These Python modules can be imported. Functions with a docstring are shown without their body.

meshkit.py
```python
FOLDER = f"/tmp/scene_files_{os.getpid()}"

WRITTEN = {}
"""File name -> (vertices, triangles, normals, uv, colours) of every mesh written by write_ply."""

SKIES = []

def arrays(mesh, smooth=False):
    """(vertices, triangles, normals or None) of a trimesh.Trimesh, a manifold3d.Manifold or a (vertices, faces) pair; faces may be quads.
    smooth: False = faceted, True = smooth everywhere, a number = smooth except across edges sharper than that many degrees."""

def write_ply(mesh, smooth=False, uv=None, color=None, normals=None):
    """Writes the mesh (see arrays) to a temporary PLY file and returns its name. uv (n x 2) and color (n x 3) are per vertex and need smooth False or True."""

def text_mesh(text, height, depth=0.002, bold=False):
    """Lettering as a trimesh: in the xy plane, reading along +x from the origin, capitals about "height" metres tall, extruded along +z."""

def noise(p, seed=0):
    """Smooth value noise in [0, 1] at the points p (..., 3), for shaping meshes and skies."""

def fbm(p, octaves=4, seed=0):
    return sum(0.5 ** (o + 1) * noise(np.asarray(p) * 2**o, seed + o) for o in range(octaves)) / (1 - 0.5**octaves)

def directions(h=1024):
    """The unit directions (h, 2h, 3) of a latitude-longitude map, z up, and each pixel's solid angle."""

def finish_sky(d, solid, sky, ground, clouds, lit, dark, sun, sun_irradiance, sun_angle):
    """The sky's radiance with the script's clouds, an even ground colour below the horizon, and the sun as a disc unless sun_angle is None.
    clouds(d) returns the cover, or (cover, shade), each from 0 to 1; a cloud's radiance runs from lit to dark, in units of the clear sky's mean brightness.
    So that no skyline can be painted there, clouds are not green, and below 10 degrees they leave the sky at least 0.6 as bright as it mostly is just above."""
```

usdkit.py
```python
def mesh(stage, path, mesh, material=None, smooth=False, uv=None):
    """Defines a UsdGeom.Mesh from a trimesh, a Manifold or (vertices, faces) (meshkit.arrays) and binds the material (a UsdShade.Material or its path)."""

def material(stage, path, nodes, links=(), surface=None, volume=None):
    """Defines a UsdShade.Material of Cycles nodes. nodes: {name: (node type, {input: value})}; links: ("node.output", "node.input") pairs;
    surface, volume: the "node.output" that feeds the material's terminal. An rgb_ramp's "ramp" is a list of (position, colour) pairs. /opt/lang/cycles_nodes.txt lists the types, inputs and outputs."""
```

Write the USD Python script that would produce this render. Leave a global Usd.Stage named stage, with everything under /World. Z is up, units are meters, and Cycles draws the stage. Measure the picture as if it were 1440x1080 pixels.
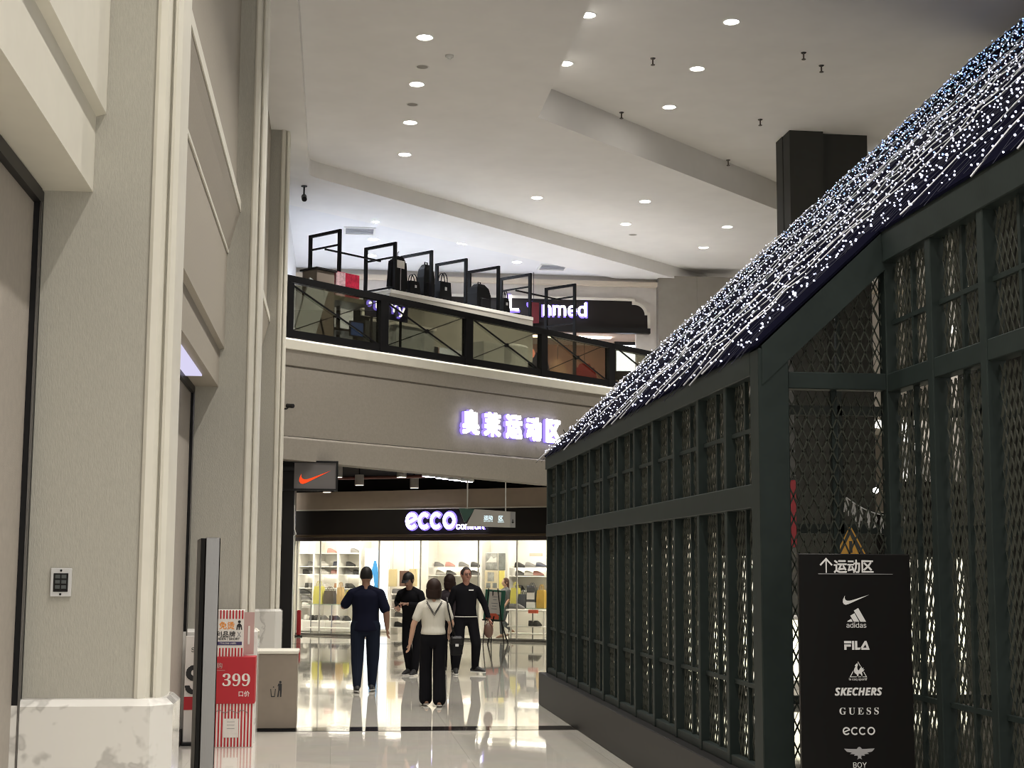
import json, math, random
import numpy as np
import trimesh
import manifold3d as m3
from shapely.geometry import Polygon, LineString, box as sbox, Point
from shapely import affinity, union_all
import meshkit, usdkit
from pxr import Usd, UsdGeom, UsdLux, UsdShade, Gf, Sdf

stage = Usd.Stage.CreateInMemory()
UsdGeom.SetStageUpAxis(stage, "Z")
UsdGeom.SetStageMetersPerUnit(stage, 1.0)
W = UsdGeom.Xform.Define(stage, "/World")
stage.SetDefaultPrim(W.GetPrim())
UsdGeom.Scope.Define(stage, "/World/Looks")

# ---------------------------------------------------------------- camera, light, exposure
F = 2114.0
cam = UsdGeom.Camera.Define(stage, "/World/camera")
_cy = np.array([-250 / F, -257 / F, 1.0]); _cy /= np.linalg.norm(_cy)
_a = .0473
_zc = np.array([_a, (1 + _cy[0] / _cy[2] * _a) / (-_cy[1] / _cy[2]), 1.0]); _zc /= np.linalg.norm(_zc)
_xc = np.cross(_zc, _cy); _xc *= np.sign(_xc[0])
RIGHT, UP, FWD = np.stack([_xc, _cy, _zc], 1)
EYE = np.array([0, 0, 1.65])
cam.AddTransformOp().Set(Gf.Matrix4d(*[*map(float, RIGHT), 0, *map(float, UP), 0, *map(float, -FWD), 0, *map(float, EYE), 1]))
cam.CreateHorizontalApertureAttr(36.0)
cam.CreateVerticalApertureAttr(27.0)
cam.CreateFocalLengthAttr(F / 1440 * 36)
cam.CreateClippingRangeAttr(Gf.Vec2f(0.05, 500))
cam.CreateExposureAttr(0.0)

dome = UsdLux.DomeLight.Define(stage, "/World/mall_ambience")      # the rest of the mall, behind the camera
dome.CreateIntensityAttr(0.47)
dome.CreateColorAttr(Gf.Vec3f(1.0, .965, .90))
DOWNLIGHT, LOWLIGHT, STORE, LED = 60.0, 60.0, 15.0, 3.6               # radiance of the lamps in their own builders
BEAM, LOWBEAM = 1650.0, 800.0                                          # their beams

# ---------------------------------------------------------------- materials
MATS = {}
def mat(name, col, rough=.5, metal=0., spec=.5, var=0., scale=8., bump=0., bscale=None, coat=0., aniso=None, **kw):
    if name in MATS: return MATS[name]
    col = tuple(col)
    n = {"p": ("principled_bsdf", {"base_color": col, "roughness": rough, "metallic": metal, "specular_ior_level": spec, "coat_weight": coat, **kw})}
    l = []
    if var or bump:
        n["g"] = ("texture_coordinate", {})
        n["mp"] = ("mapping", {"scale": aniso or (1, 1, 1)})
        l += [("g.object", "mp.vector")]
    if var:
        n["t"] = ("noise_texture", {"scale": scale, "detail": 4.0, "roughness": .6})
        n["r"] = ("rgb_ramp", {"ramp": [(.3, tuple(c * (1 - var) for c in col)), (.7, tuple(min(1, c * (1 + var)) for c in col))]})
        l += [("mp.vector", "t.vector"), ("t.fac", "r.fac"), ("r.color", "p.base_color")]
    if bump:
        n["t2"] = ("noise_texture", {"scale": bscale or scale, "detail": 3.0})
        n["b"] = ("bump", {"strength": bump, "distance": .01})
        l += [("mp.vector", "t2.vector"), ("t2.fac", "b.height"), ("b.normal", "p.normal")]
    MATS[name] = usdkit.material(stage, "/World/Looks/" + name, n, l, surface="p.BSDF")
    return MATS[name]
def glow(name, col, strength):
    if name not in MATS:
        MATS[name] = usdkit.material(stage, "/World/Looks/" + name, {"e": ("emission", {"color": tuple(col), "strength": strength})}, [], surface="e.emission")
    return MATS[name]
def pane(name, tint, ior=.06, rough=0.0):
    if name not in MATS:
        MATS[name] = usdkit.material(stage, "/World/Looks/" + name, {"t": ("transparent_bsdf", {"color": tuple(tint)}), "g": ("glossy_bsdf", {"color": (1, 1, 1), "roughness": rough}),
            "m": ("mix_closure", {"fac": ior})}, [("t.BSDF", "m.closure1"), ("g.BSDF", "m.closure2")], surface="m.closure")
    return MATS[name]

paper = mat("textile_wallpaper", (.41, .395, .345), .75, var=.06, scale=90, bump=.25, bscale=160, aniso=(1, 1, .25))
cream = mat("cream_paint", (.67, .645, .565), .45, var=.03, scale=5)
panelm = mat("taupe_wall_panel", (.36, .325, .285), .6, var=.06, scale=20, bump=.1, bscale=120)
white_paint = mat("white_ceiling_paint", (.83, .815, .80), .8, var=.025, scale=2, bump=.05, bscale=60)
cool_paint = mat("cool_white_paint", (.78, .78, .80), .8, var=.02, scale=2)
fasciam = mat("fascia_paint", (.27, .245, .21), .7, var=.06, scale=25, bump=.1, bscale=90)
black_metal = mat("black_metal", (.009, .009, .010), .4, spec=.2)
black_satin = mat("black_satin", (.012, .011, .011), .45, spec=.2)
green_metal = mat("green_black_metal", (.0165, .0235, .022), .5, spec=.16, var=.12, scale=6, bump=.05, bscale=60)
mesh_metal = mat("green_black_mesh", (.032, .036, .028), .45, spec=.25)
navy_roof = mat("navy_roof_sheet", (.004, .004, .009), .7, spec=0.)
steel = mat("brushed_steel", (.22, .215, .21), .22, metal=1., bump=.08, bscale=40, aniso=(8, 8, .3))
white_plastic = mat("white_plastic", (.75, .75, .73), .4)
white_lam = mat("white_laminate", (.80, .78, .74), .35)
red_card = mat("red_card", (.42, .012, .022), .5)
white_card = mat("white_card", (.72, .68, .64), .55)
ink_black = mat("black_ink", (.012, .012, .014), .5)
ink_orange = mat("orange_ink", (.75, .27, .03), .5)
ink_indigo = mat("indigo_ink", (.04, .03, .11), .5)
pink_card = mat("pink_card", (.42, .27, .25), .6)
taupe_bin = mat("taupe_bin_metal", (.235, .195, .155), .45, var=.04, scale=8)
silver_print = mat("silver_print", (.62, .62, .62), .4)
dim_print = mat("grey_print", (.30, .30, .31), .45)
board_black = mat("board_black", (.0055, .005, .0048), .4, spec=.14)
led_white = glow("letter_white", (.96, .95, 1.0), 6.0)
led_violet = glow("letter_violet", (.23, .16, 1.0), 2.2)
marble = usdkit.material(stage, "/World/Looks/white_marble", {
    "g": ("texture_coordinate", {}), "d": ("noise_texture", {"scale": 1.6, "detail": 5.0, "roughness": .6}), "v": ("vector_math", {"math_type": "scale", "scale": 1.3}),
    "a": ("vector_math", {"math_type": "add"}), "w": ("noise_texture", {"scale": .8, "detail": 3.0}),
    "r": ("rgb_ramp", {"ramp": [(.0, (.70, .685, .65)), (.45, (.68, .665, .63)), (.5, (.47, .455, .43)), (.52, (.69, .675, .64)), (1., (.72, .705, .67))]}),
    "p": ("principled_bsdf", {"roughness": .12, "coat_weight": .3})},
    [("g.object", "d.vector"), ("d.color", "v.vector1"), ("g.object", "a.vector1"), ("v.vector", "a.vector2"), ("a.vector", "w.vector"), ("w.fac", "r.fac"), ("r.color", "p.base_color")], surface="p.BSDF")
floorm = usdkit.material(stage, "/World/Looks/polished_cream_tile", {
    "g": ("geometry", {}), "b": ("brick_texture", {"scale": 1.0, "offset": 0.0, "brick_width": 1.2, "row_height": 1.2, "mortar_size": .0025, "mortar_smooth": .1,
        "color1": (.60, .57, .51), "color2": (.58, .55, .49), "mortar": (.45, .43, .38)}),
    "n": ("noise_texture", {"scale": 3.0, "detail": 3.0}), "x": ("mix", {"mix_type": "multiply", "fac": .12}),
    "n2": ("noise_texture", {"scale": 2.2, "detail": 1.0}), "bu": ("bump", {"strength": .035, "distance": .02}),
    "p": ("principled_bsdf", {"roughness": .045, "specular_ior_level": .62, "coat_weight": .25, "coat_roughness": .02})},
    [("g.position", "b.vector"), ("g.position", "n.vector"), ("b.color", "x.color1"), ("n.color", "x.color2"), ("x.color", "p.base_color"),
     ("g.position", "n2.vector"), ("n2.fac", "bu.height"), ("bu.normal", "p.normal")], surface="p.BSDF")
dark_granite = mat("dark_granite", (.022, .018, .017), .06, spec=.6)

# ---------------------------------------------------------------- mesh helpers
def cat(ms): return trimesh.util.concatenate([m for m in ms])
def box(x0, x1, y0, y1, z0, z1):
    m = trimesh.creation.box([abs(x1 - x0), abs(y1 - y0), abs(z1 - z0)]); m.apply_translation([(x0 + x1) / 2, (y0 + y1) / 2, (z0 + z1) / 2]); return m
def bev(x0, x1, y0, y1, z0, z1, b=.006):
    p = []
    for i, x in enumerate((x0, x1)):
        for j, y in enumerate((y0, y1)):
            for k, z in enumerate((z0, z1)):
                sx, sy, sz = (b, -b)[i], (b, -b)[j], (b, -b)[k]
                p += [(x, y + sy, z + sz), (x + sx, y, z + sz), (x + sx, y + sy, z)]
    return trimesh.convex.convex_hull(np.array(p))
def to(m, O, X, Y, Z):
    T = np.eye(4); T[:3, 0], T[:3, 1], T[:3, 2], T[:3, 3] = X, Y, Z, O
    m = m.copy(); m.apply_transform(T); return m
def bar(p, q, w, h=None, up=(0, 0, 1)):
    p, q = np.array(p, float), np.array(q, float); h = h or w
    t = q - p; L = np.linalg.norm(t); t /= L
    u = np.array(up, float)
    if abs(t @ u) > .95: u = np.array([1., 0, 0])
    s = np.cross(t, u); s /= np.linalg.norm(s); u = np.cross(s, t)
    return to(trimesh.creation.box([w, L, h]), (p + q) / 2, s, t, u)
def tube(pts, r, sides=6):
    p = np.array(pts, float); n = len(p)
    t = np.gradient(p, axis=0); t /= np.linalg.norm(t, axis=1, keepdims=True)
    ref = np.array([0, 0, 1.]) if abs(t[0, 2]) < .9 else np.array([1., 0, 0])
    a = np.cross(t, ref + [.013, .017, .011]); a /= np.linalg.norm(a, axis=1, keepdims=True) + 1e-9; b = np.cross(t, a)
    an = np.arange(sides) * 2 * np.pi / sides
    v = (p[:, None] + r * (np.cos(an)[None, :, None] * a[:, None] + np.sin(an)[None, :, None] * b[:, None])).reshape(-1, 3)
    f = []
    for i in range(n - 1):
        for j in range(sides):
            k = (j + 1) % sides
            f += [[i * sides + j, (i + 1) * sides + j, (i + 1) * sides + k], [i * sides + j, (i + 1) * sides + k, i * sides + k]]
    for j in range(1, sides - 1): f += [[0, j, j + 1], [(n - 1) * sides, (n - 1) * sides + j + 1, (n - 1) * sides + j]]
    return trimesh.Trimesh(v, f, process=False)
def prism(poly, z0, z1):
    if not hasattr(poly, "geom_type"): poly = Polygon(poly)
    if not poly.is_valid: poly = poly.buffer(0)
    ms = []
    for g in getattr(poly, "geoms", [poly]):
        m = trimesh.creation.extrude_polygon(g, z1 - z0, engine="earcut"); m.apply_translation([0, 0, z0]); ms.append(m)
    return cat(ms)
def wallprism(poly, O, X, n0, n1, Zd=(0, 0, 1)):
    """poly drawn in (along X, up); extruded from n0 to n1 along the normal X x Z (towards the viewer when X points right)"""
    X, Zd = np.array(X, float), np.array(Zd, float)
    return to(prism(poly, n0, n1), O, X, Zd, np.cross(X, Zd))
def lathe(prof, n=20, at=(0, 0, 0)):
    m = trimesh.creation.revolve(np.array(prof, float), sections=n); m.apply_translation(at); return m
def cyl(r, z0, z1, at=(0, 0), n=16):
    m = trimesh.creation.cylinder(r, z1 - z0, sections=n); m.apply_translation([at[0], at[1], (z0 + z1) / 2]); return m
def disc(r, at, n=20):
    a = np.arange(n) * 2 * np.pi / n
    v = np.vstack([[0, 0, 0], np.stack([r * np.cos(a), r * np.sin(a), 0 * a], 1)]) + np.array(at)
    return trimesh.Trimesh(v, [[0, (i + 1) % n + 1, i + 1] for i in range(n)], process=False)

# ---------------------------------------------------------------- scene helpers
COUNT = {}
def path_for(parent, name):
    k = parent + "/" + name; c = COUNT.get(k, 0); COUNT[k] = c + 1
    return k if c == 0 else f"{k}_{c:03d}"
def data(p, **kw):
    for k, v in kw.items():
        if v: p.SetCustomDataByKey(k, v)
class Thing:
    def __init__(s, name, label, cat_, loc=(0, 0, 0), rot=0., group=None, kind=None, tilt=None):
        s.path = path_for("/World", name); s.name = name
        s.x = UsdGeom.Xform.Define(stage, s.path); s.prim = s.x.GetPrim()
        s.loc, s.rot = np.array(loc, float), rot
        s.x.AddTranslateOp().Set(Gf.Vec3d(*map(float, loc)))
        s.x.AddRotateZOp().Set(float(math.degrees(rot)))
        T = np.eye(4); c, n = math.cos(rot), math.sin(rot); T[:2, :2] = [[c, -n], [n, c]]; T[:3, 3] = loc
        s.inv = np.linalg.inv(T)
        data(s.prim, label=label, category=cat_, group=group, kind=kind)
    def part(s, name, mesh, m, smooth=False, label=None, kind=None, world=False, under=None):
        base = under or s.path
        p = path_for(base, name)
        if world: mesh = mesh.copy(); mesh.apply_transform(s.inv)
        g = usdkit.mesh(stage, p, mesh, m, smooth); data(g.GetPrim(), label=label, kind=kind)
        return p
def dup(t, loc, rot=0., label=None, group=None, cat_=None, name=None):
    d = t.prim.GetCustomData()
    n = Thing(name or t.name, label or d.get("label"), cat_ or d.get("category"), loc, rot, group or d.get("group"))
    n.prim.GetReferences().AddInternalReference(t.path); n.prim.SetInstanceable(True)
    return n
def single(name, mesh, m, label, cat_, group=None, kind=None, smooth=False):
    """a thing that is one mesh, its origin at its base"""
    mesh = mesh.copy(); lo, hi = mesh.bounds; o = np.array([(lo[0] + hi[0]) / 2, (lo[1] + hi[1]) / 2, lo[2]]); mesh.apply_translation(-o)
    g = usdkit.mesh(stage, path_for("/World", name), mesh, m, smooth); g.AddTranslateOp().Set(Gf.Vec3d(*map(float, o)))
    data(g.GetPrim(), label=label, category=cat_, group=group, kind=kind); return g
def struct(name, mesh, m, smooth=False, parent=None):
    p = path_for(parent or "/World", name)
    g = usdkit.mesh(stage, p, mesh, m, smooth)
    if not parent: data(g.GetPrim(), kind="structure")
    return p

# ---------------------------------------------------------------- lettering and marks (outlines drawn here, no font files)
GLYPH = json.loads(r'''{"奥":[120,[[[3,-5,3,1,29,7,40,13,44,18,7,18,4,20,5,31,17,32,17,93,49,94,53,104,59,105,68,102,66,94,103,93,103,32,115,31,116,20,113,18,76,18,90,8,117,1,118,-4,112,-12,97,-11,83,-6,71,2,60,13,48,0,26,-10,8,-13],[91,32,90,42,86,36,82,35,67,45,67,32],[53,39,53,46,38,33,34,33,30,37,29,32,50,32],[31,45,37,49,42,53,32,53,30,56],[30,63,32,66,38,66,33,75,37,80,30,80],[45,80,52,71,53,67,53,80],[53,66,53,66,53,66],[73,80,67,80,67,69],[83,80,86,78,86,73,80,66,88,66,90,63,90,80],[90,56,88,53,78,53,90,44]]]],"莱":[120,[[[9,-10,2,-2,4,3,23,12,41,26,5,27,6,40,29,40,21,56,11,57,11,69,52,70,52,79,55,81,46,81,44,72,33,72,31,74,31,81,5,82,5,94,31,95,31,102,34,104,45,103,46,95,74,95,75,103,86,104,89,102,89,95,115,94,115,82,89,81,89,74,87,72,76,72,74,81,64,81,67,79,67,70,107,70,110,68,109,57,99,56,90,40,115,40,116,27,78,26,97,12,117,3,118,-1,111,-9,107,-10,93,-4,67,17,67,-10,65,-13,55,-13,52,-10,52,17,24,-5,13,-10],[67,40,75,40,83,56,67,56],[38,56,43,47,44,40,52,40,52,56]]]],"运":[120,[[[3,-5,3,1,18,14,18,48,3,49,2,59,5,62,32,61,33,15,41,9,61,3,116,5,119,2,117,-7,113,-11,53,-11,44,-9,26,1,12,-13,8,-12]],[[38,55,35,58,35,68,38,70,116,70,118,66,117,55,91,55,113,22,114,13,106,9,101,10,97,17,43,11,39,25,47,34,57,55],[88,55,75,55,61,29,89,31,80,47,81,51]],[[43,94,46,97,106,97,109,95,109,85,106,82,46,82,43,84]],[[6,86,6,92,16,98,37,83,38,77,32,71,28,70]]]],"动":[120,[[[6,52,3,55,3,64,5,66,58,66,59,77,75,77,76,101,79,103,89,103,90,77,113,77,116,74,114,14,110,-5,102,-11,81,-11,77,-7,75,2,65,-11,60,-12,52,-4,58,5,51,6,49,12,9,2,5,14,11,24,19,52],[64,15,72,39,74,62,62,62,62,54,60,52,35,52,26,24,26,22,29,22,44,26,39,43,42,46,50,47,54,42],[76,3,94,3,97,6,100,26,101,62,89,62,86,31]],[[8,92,11,95,57,95,60,93,60,84,57,81,11,81,8,83]]]],"区":[120,[[[9,95,12,98,113,97,113,83,90,83,97,80,99,75,78,46,103,19,102,15,93,8,90,9,67,34,36,8,32,9,25,17,27,22,55,44,29,68,29,73,35,79,39,79,66,56,87,83,24,83,24,6,114,6,117,3,116,-8,10,-8]]]],"免":[120,[[[4,66,26,86,39,104,49,102,51,98,49,95,78,95,84,88,75,73,107,72,107,34,105,32,77,32,77,5,101,3,104,8,104,19,107,20,117,14,113,-5,106,-9,69,-8,64,-1,64,32,62,32,57,19,44,4,27,-6,10,-10,5,-3,6,1,34,14,47,32,17,32,16,58,10,56,3,62],[65,44,94,44,94,61,67,61],[33,73,58,73,65,83,41,83],[29,61,29,44,51,44,54,61]]]],"烫":[120,[[[6,-6,6,0,24,3,43,12,50,20,55,36,62,37,61,42,71,51,80,66,72,66,50,41,43,39,38,43,38,47,58,66,44,65,41,75,72,89,41,89,41,99,94,101,100,96,98,90,74,77,113,76,108,40,103,33,96,32,102,29,103,25,88,9,78,13,93,32,84,32,81,42,96,45,100,66,92,65,81,43,74,35,67,32,66,27,70,19,82,8,116,0,113,-9,109,-12,84,-7,72,-1,60,12,49,0,31,-8,10,-11]],[[22,8,15,16,32,34,41,30,41,25,27,9]],[[14,30,8,40,31,64,35,65,39,58,36,52,17,30]],[[12,93,12,97,20,102,37,94,39,90,32,82]],[[6,72,5,76,12,82,27,76,33,70,26,62]]]],"品":[120,[[[75,-12,64,-10,64,44,112,45,113,-10,101,-11,100,-5,77,-5],[77,8,100,8,100,32,77,32]],[[25,96,28,99,94,99,95,55,27,54,25,57],[38,86,38,67,82,67,82,86]],[[8,43,10,45,54,44,53,-10,43,-11,42,-5,21,-5,19,-12,9,-11],[21,32,21,8,42,8,42,32]]]],"牌":[120,[[[3,-9,10,34,11,100,22,100,22,70,30,70,32,103,42,102,42,70,50,70,51,91,70,92,76,104,88,101,84,92,112,91,113,43,98,41,98,26,116,26,117,16,98,14,97,-10,86,-10,86,14,47,14,45,16,45,-11,35,-12,33,33,21,31,20,13,14,-11],[86,41,82,41,66,26,86,26],[50,58,22,58,22,45,45,44,45,24,52,26,51,31,66,41,51,42],[87,52,101,52,101,61,88,61],[88,81,88,72,101,72,101,81],[63,81,63,72,76,72,76,81],[63,52,73,52,76,61,63,61]]]],"利":[120,[[[82,-12,78,1,97,1,99,4,99,99,111,101,111,-5,104,-11]],[[69,87,71,89,82,87,80,18,69,20]],[[7,6,1,17,17,37,26,55,5,55,4,66,29,67,29,83,8,80,3,90,56,103,63,93,42,86,42,67,64,67,65,57,42,55,42,50,64,31,63,24,56,19,42,33,40,-12,29,-10,29,34,10,6]]]],"购":[120,[[[8,94,10,96,50,96,51,66,68,103,79,101,75,84,113,83,112,21,109,0,104,-8,95,-12,82,-12,78,-10,76,-2,78,1,93,1,97,7,98,17,90,14,87,21,84,21,58,14,54,22,70,66,81,62,71,30,83,32,79,47,87,50,99,22,101,72,70,72,59,54,51,57,51,21,42,19,40,84,19,84,19,21,10,19]],[[7,-10,3,-2,17,12,23,29,24,76,33,78,35,31,32,17,39,19,56,-3,50,-9,46,-9,30,12,16,-7,11,-11]]]],"价":[120,[[[8,44,3,56,14,69,32,103,42,101,43,98,31,72,31,59,55,79,71,103,82,101,81,95,88,85,118,59,112,50,108,49,89,65,74,82,61,66,43,50,36,48,31,53,31,-9,29,-11,18,-9,18,51,11,43]],[[85,55,87,57,98,55,96,-11,85,-9]],[[38,-11,32,-3,42,7,49,21,51,56,62,57,64,54,64,31,60,11,51,-3,44,-11]]]],"口":[120,[[[13,89,15,91,106,90,106,-7,95,-8,93,2,27,2,25,-9,14,-7],[27,15,94,15,94,78,27,78]]]],"到":[120,[[[85,-9,82,4,99,5,99,100,109,102,111,-1,107,-7,98,-9]],[[77,16,75,18,75,91,85,93,87,18]],[[24,84,7,86,9,96,71,96,71,84,52,84,71,60,72,54,64,49,58,56,13,51,10,63],[51,84,39,84,29,66,50,67,44,79]],[[6,5,10,8,33,12,33,28,11,28,10,38,33,40,34,53,45,52,46,40,70,39,69,28,46,28,46,14,70,18,70,6,15,-5,8,-4]]]],"手":[120,[[[6,28,4,30,6,41,54,41,54,56,14,56,12,58,14,69,54,69,54,83,16,81,13,93,64,97,92,103,98,103,104,96,103,93,98,90,67,85,67,69,108,69,110,58,107,56,67,56,67,41,114,41,115,28,67,28,66,-5,53,-11,32,-11,28,0,53,3,54,28]]]],"s3":[67,[[[3,12,4,18,6,21,10,23,14,23,15,14,19,10,24,8,32,8,40,12,43,20,43,30,41,34,36,39,29,41,17,41,17,48,28,48,34,50,37,53,40,61,40,71,39,75,37,78,32,80,25,79,21,72,20,61,15,61,7,64,5,67,4,74,7,80,15,85,23,87,38,87,46,85,52,82,58,74,58,70,59,69,58,61,55,55,51,51,42,47,42,46,48,44,55,40,61,32,62,24,61,23,61,17,58,10,50,3,42,0,21,-1,9,3,5,7]]]],"s9":[67,[[[4,53,4,63,6,71,10,78,19,85,26,87,41,86,48,83,55,76,61,61,61,53,62,52,61,32,55,14,46,4,38,0,21,-1,13,2,9,6,8,16,11,19,14,19,16,13,21,8,30,7,34,8,39,13,41,17,44,29,45,39,43,40,38,35,32,33,19,34,13,37,8,42],[22,52,24,46,30,42,37,42,42,45,45,49,44,64,42,71,35,79,29,79,25,76,23,72,22,68]]]],"sG":[91,[[[5,34,5,50,7,58,13,69,20,76,31,82,39,84,52,84,64,81,67,79,72,79,75,84,78,84,78,56,74,57,72,64,67,69,67,71,56,79,44,80,34,75,29,66,27,58,26,33,27,32,28,22,32,12,41,4,53,3,59,5,61,10,61,27,58,32,49,33,49,36,89,36,89,33,82,32,80,28,80,6,79,5,76,5,71,2,63,0,57,0,56,-1,40,-1,29,2,20,7,13,14,7,25,6,33]]]],"sU":[88,[[[3,83,43,83,43,80,35,79,33,77,32,72,32,23,35,11,39,7,45,5,54,5,62,8,66,12,70,23,70,74,67,79,59,80,59,83,85,83,85,80,79,79,76,75,76,70,75,69,75,22,72,12,65,4,52,-1,36,-1,28,1,19,7,15,14,13,22,13,74,10,79,3,80]]]],"sE":[79,[[[3,0,3,3,10,4,13,9,13,74,12,77,9,79,3,79,3,82,71,82,71,57,68,58,68,62,65,70,61,74,57,76,48,78,37,78,33,76,33,44,39,44,46,47,50,55,51,62,54,62,54,21,51,21,50,31,45,38,38,40,33,40,33,8,37,5,48,5,60,8,69,16,73,25,76,26,77,24,76,23,72,0]]]],"sS":[70,[[[8,29,12,28,12,25,17,12,23,6,31,3,38,3,46,6,50,14,49,22,43,28,25,36,19,40,12,47,9,54,9,66,13,75,18,80,24,83,39,84,54,80,57,82,57,84,61,84,61,58,57,58,57,61,54,68,47,76,38,80,31,80,26,78,22,74,21,69,23,62,27,58,51,47,56,42,58,42,61,38,64,31,64,18,59,8,53,3,41,-1,28,-1,15,3,12,2,11,-1,8,-1]]]],"iS":[64,[[[2,2,0,4,1,22,5,22,15,17,26,16,32,18,35,22,34,28,15,46,11,52,10,63,12,73,15,78,23,85,36,89,49,89,66,84,67,79,60,65,57,65,45,70,40,70,37,69,33,64,34,58,46,48,53,42,56,37,57,33,57,18,54,10,44,1,30,-3,16,-3]]]],"iK":[74,[[[1,0,20,87,39,88,41,87,41,83,35,55,62,88,85,87,86,85,85,82,52,44,69,2,68,-1,46,-1,33,31,29,28,24,2,22,-1,3,-2],[34,53,34,53,34,53]]]],"iE":[65,[[[1,0,19,87,70,88,71,83,69,73,67,69,38,69,37,67,35,54,62,53,62,50,59,36,57,35,31,35,27,19,27,17,55,17,56,12,53,-1,3,-2]]]],"iC":[73,[[[6,21,5,39,10,60,16,71,27,82,34,86,46,89,67,88,80,82,80,78,73,64,69,64,56,70,50,70,41,66,34,58,28,42,27,33,28,27,30,22,34,18,39,16,46,16,59,20,63,19,63,1,47,-3,32,-3,23,-1,18,3,9,12]]]],"iH":[84,[[[1,0,20,87,39,88,41,87,35,54,58,54,64,86,67,88,85,87,86,81,68,-1,49,-2,47,-1,47,4,54,35,30,34,24,2,22,-2,3,-2]]]],"iR":[73,[[[1,0,19,87,49,88,58,86,65,82,70,76,72,69,72,56,66,44,54,35,67,6,68,-1,46,-1,33,31,30,31,29,29,24,2,22,-1,3,-2],[34,50,42,51,48,55,50,62,46,68,38,69]]]]}''')
def glyphs(keys, h, gap=0., depth=.002, grow=0.):
    """keys: glyph names; h: height of a full character. In the xy plane, from the origin."""
    s, x, ms = h / 105.0, 0., []
    for k in keys:
        if k == " ": x += 60 * s; continue
        adv, polys = GLYPH[k]
        for rings in polys:
            R = [np.array(r, float).reshape(-1, 2) * s + [x, 10 * s if k[0] not in "si" else 0] for r in rings]
            g = Polygon(R[0], [r for r in R[1:] if len(r) > 2]).buffer(grow)
            for q in getattr(g, "geoms", [g]):
                if q.area > 0: ms.append(prism(q, 0, depth))
        x += adv * s + gap
    m = cat(ms); m.metadata["w"] = x
    return m
def latin(t, h, depth=.002, bold=False): return meshkit.text_mesh(t, h, depth, bold)
def fit(m, w):
    """centre on x=0 and scale to width w"""
    b = m.bounds; s = w / (b[1][0] - b[0][0]); m = m.copy(); m.apply_translation([-(b[0][0] + b[1][0]) / 2, -b[0][1], 0]); m.apply_scale([s, s, 1]); return m
def shape(polys, w, depth=.002):
    return fit(cat([prism(p, 0, depth) for p in polys]), w)
def face(m, O, X=(1, 0, 0), Zd=(0, 0, 1)):
    X, Zd = np.array(X, float), np.array(Zd, float); return to(m, O, X, Zd, np.cross(X, Zd))
SWOOSH = [(1, .40), (.55, .205), (.32, .105), (.2, .055), (.11, .035), (.04, .06), (.0, .135), (.015, .23), (.085, .36), (.075, .28), (.1, .215), (.16, .18), (.25, .178), (.4, .215), (.65, .29)]
def ring_arc(cx, cy, r, w, a0, a1, n=24):
    a = np.radians(np.linspace(a0, a1, n)); return LineString(np.stack([cx + r * np.cos(a), cy + r * np.sin(a)], 1)).buffer(w / 2, cap_style=2)
def ecco_shapes(w=.2):
    e = union_all([ring_arc(.5, .5, .42, w, 75, 320), ring_arc(.5, .5, .42, w, 10, 75), LineString([(.2, .38), (.88, .66)]).buffer(w * .42)])
    return [e, ring_arc(1.62, .5, .42, w, 45, 315), ring_arc(2.66, .5, .42, w, 45, 315), ring_arc(3.78, .5, .42, w, 0, 360, 40)]

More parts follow.
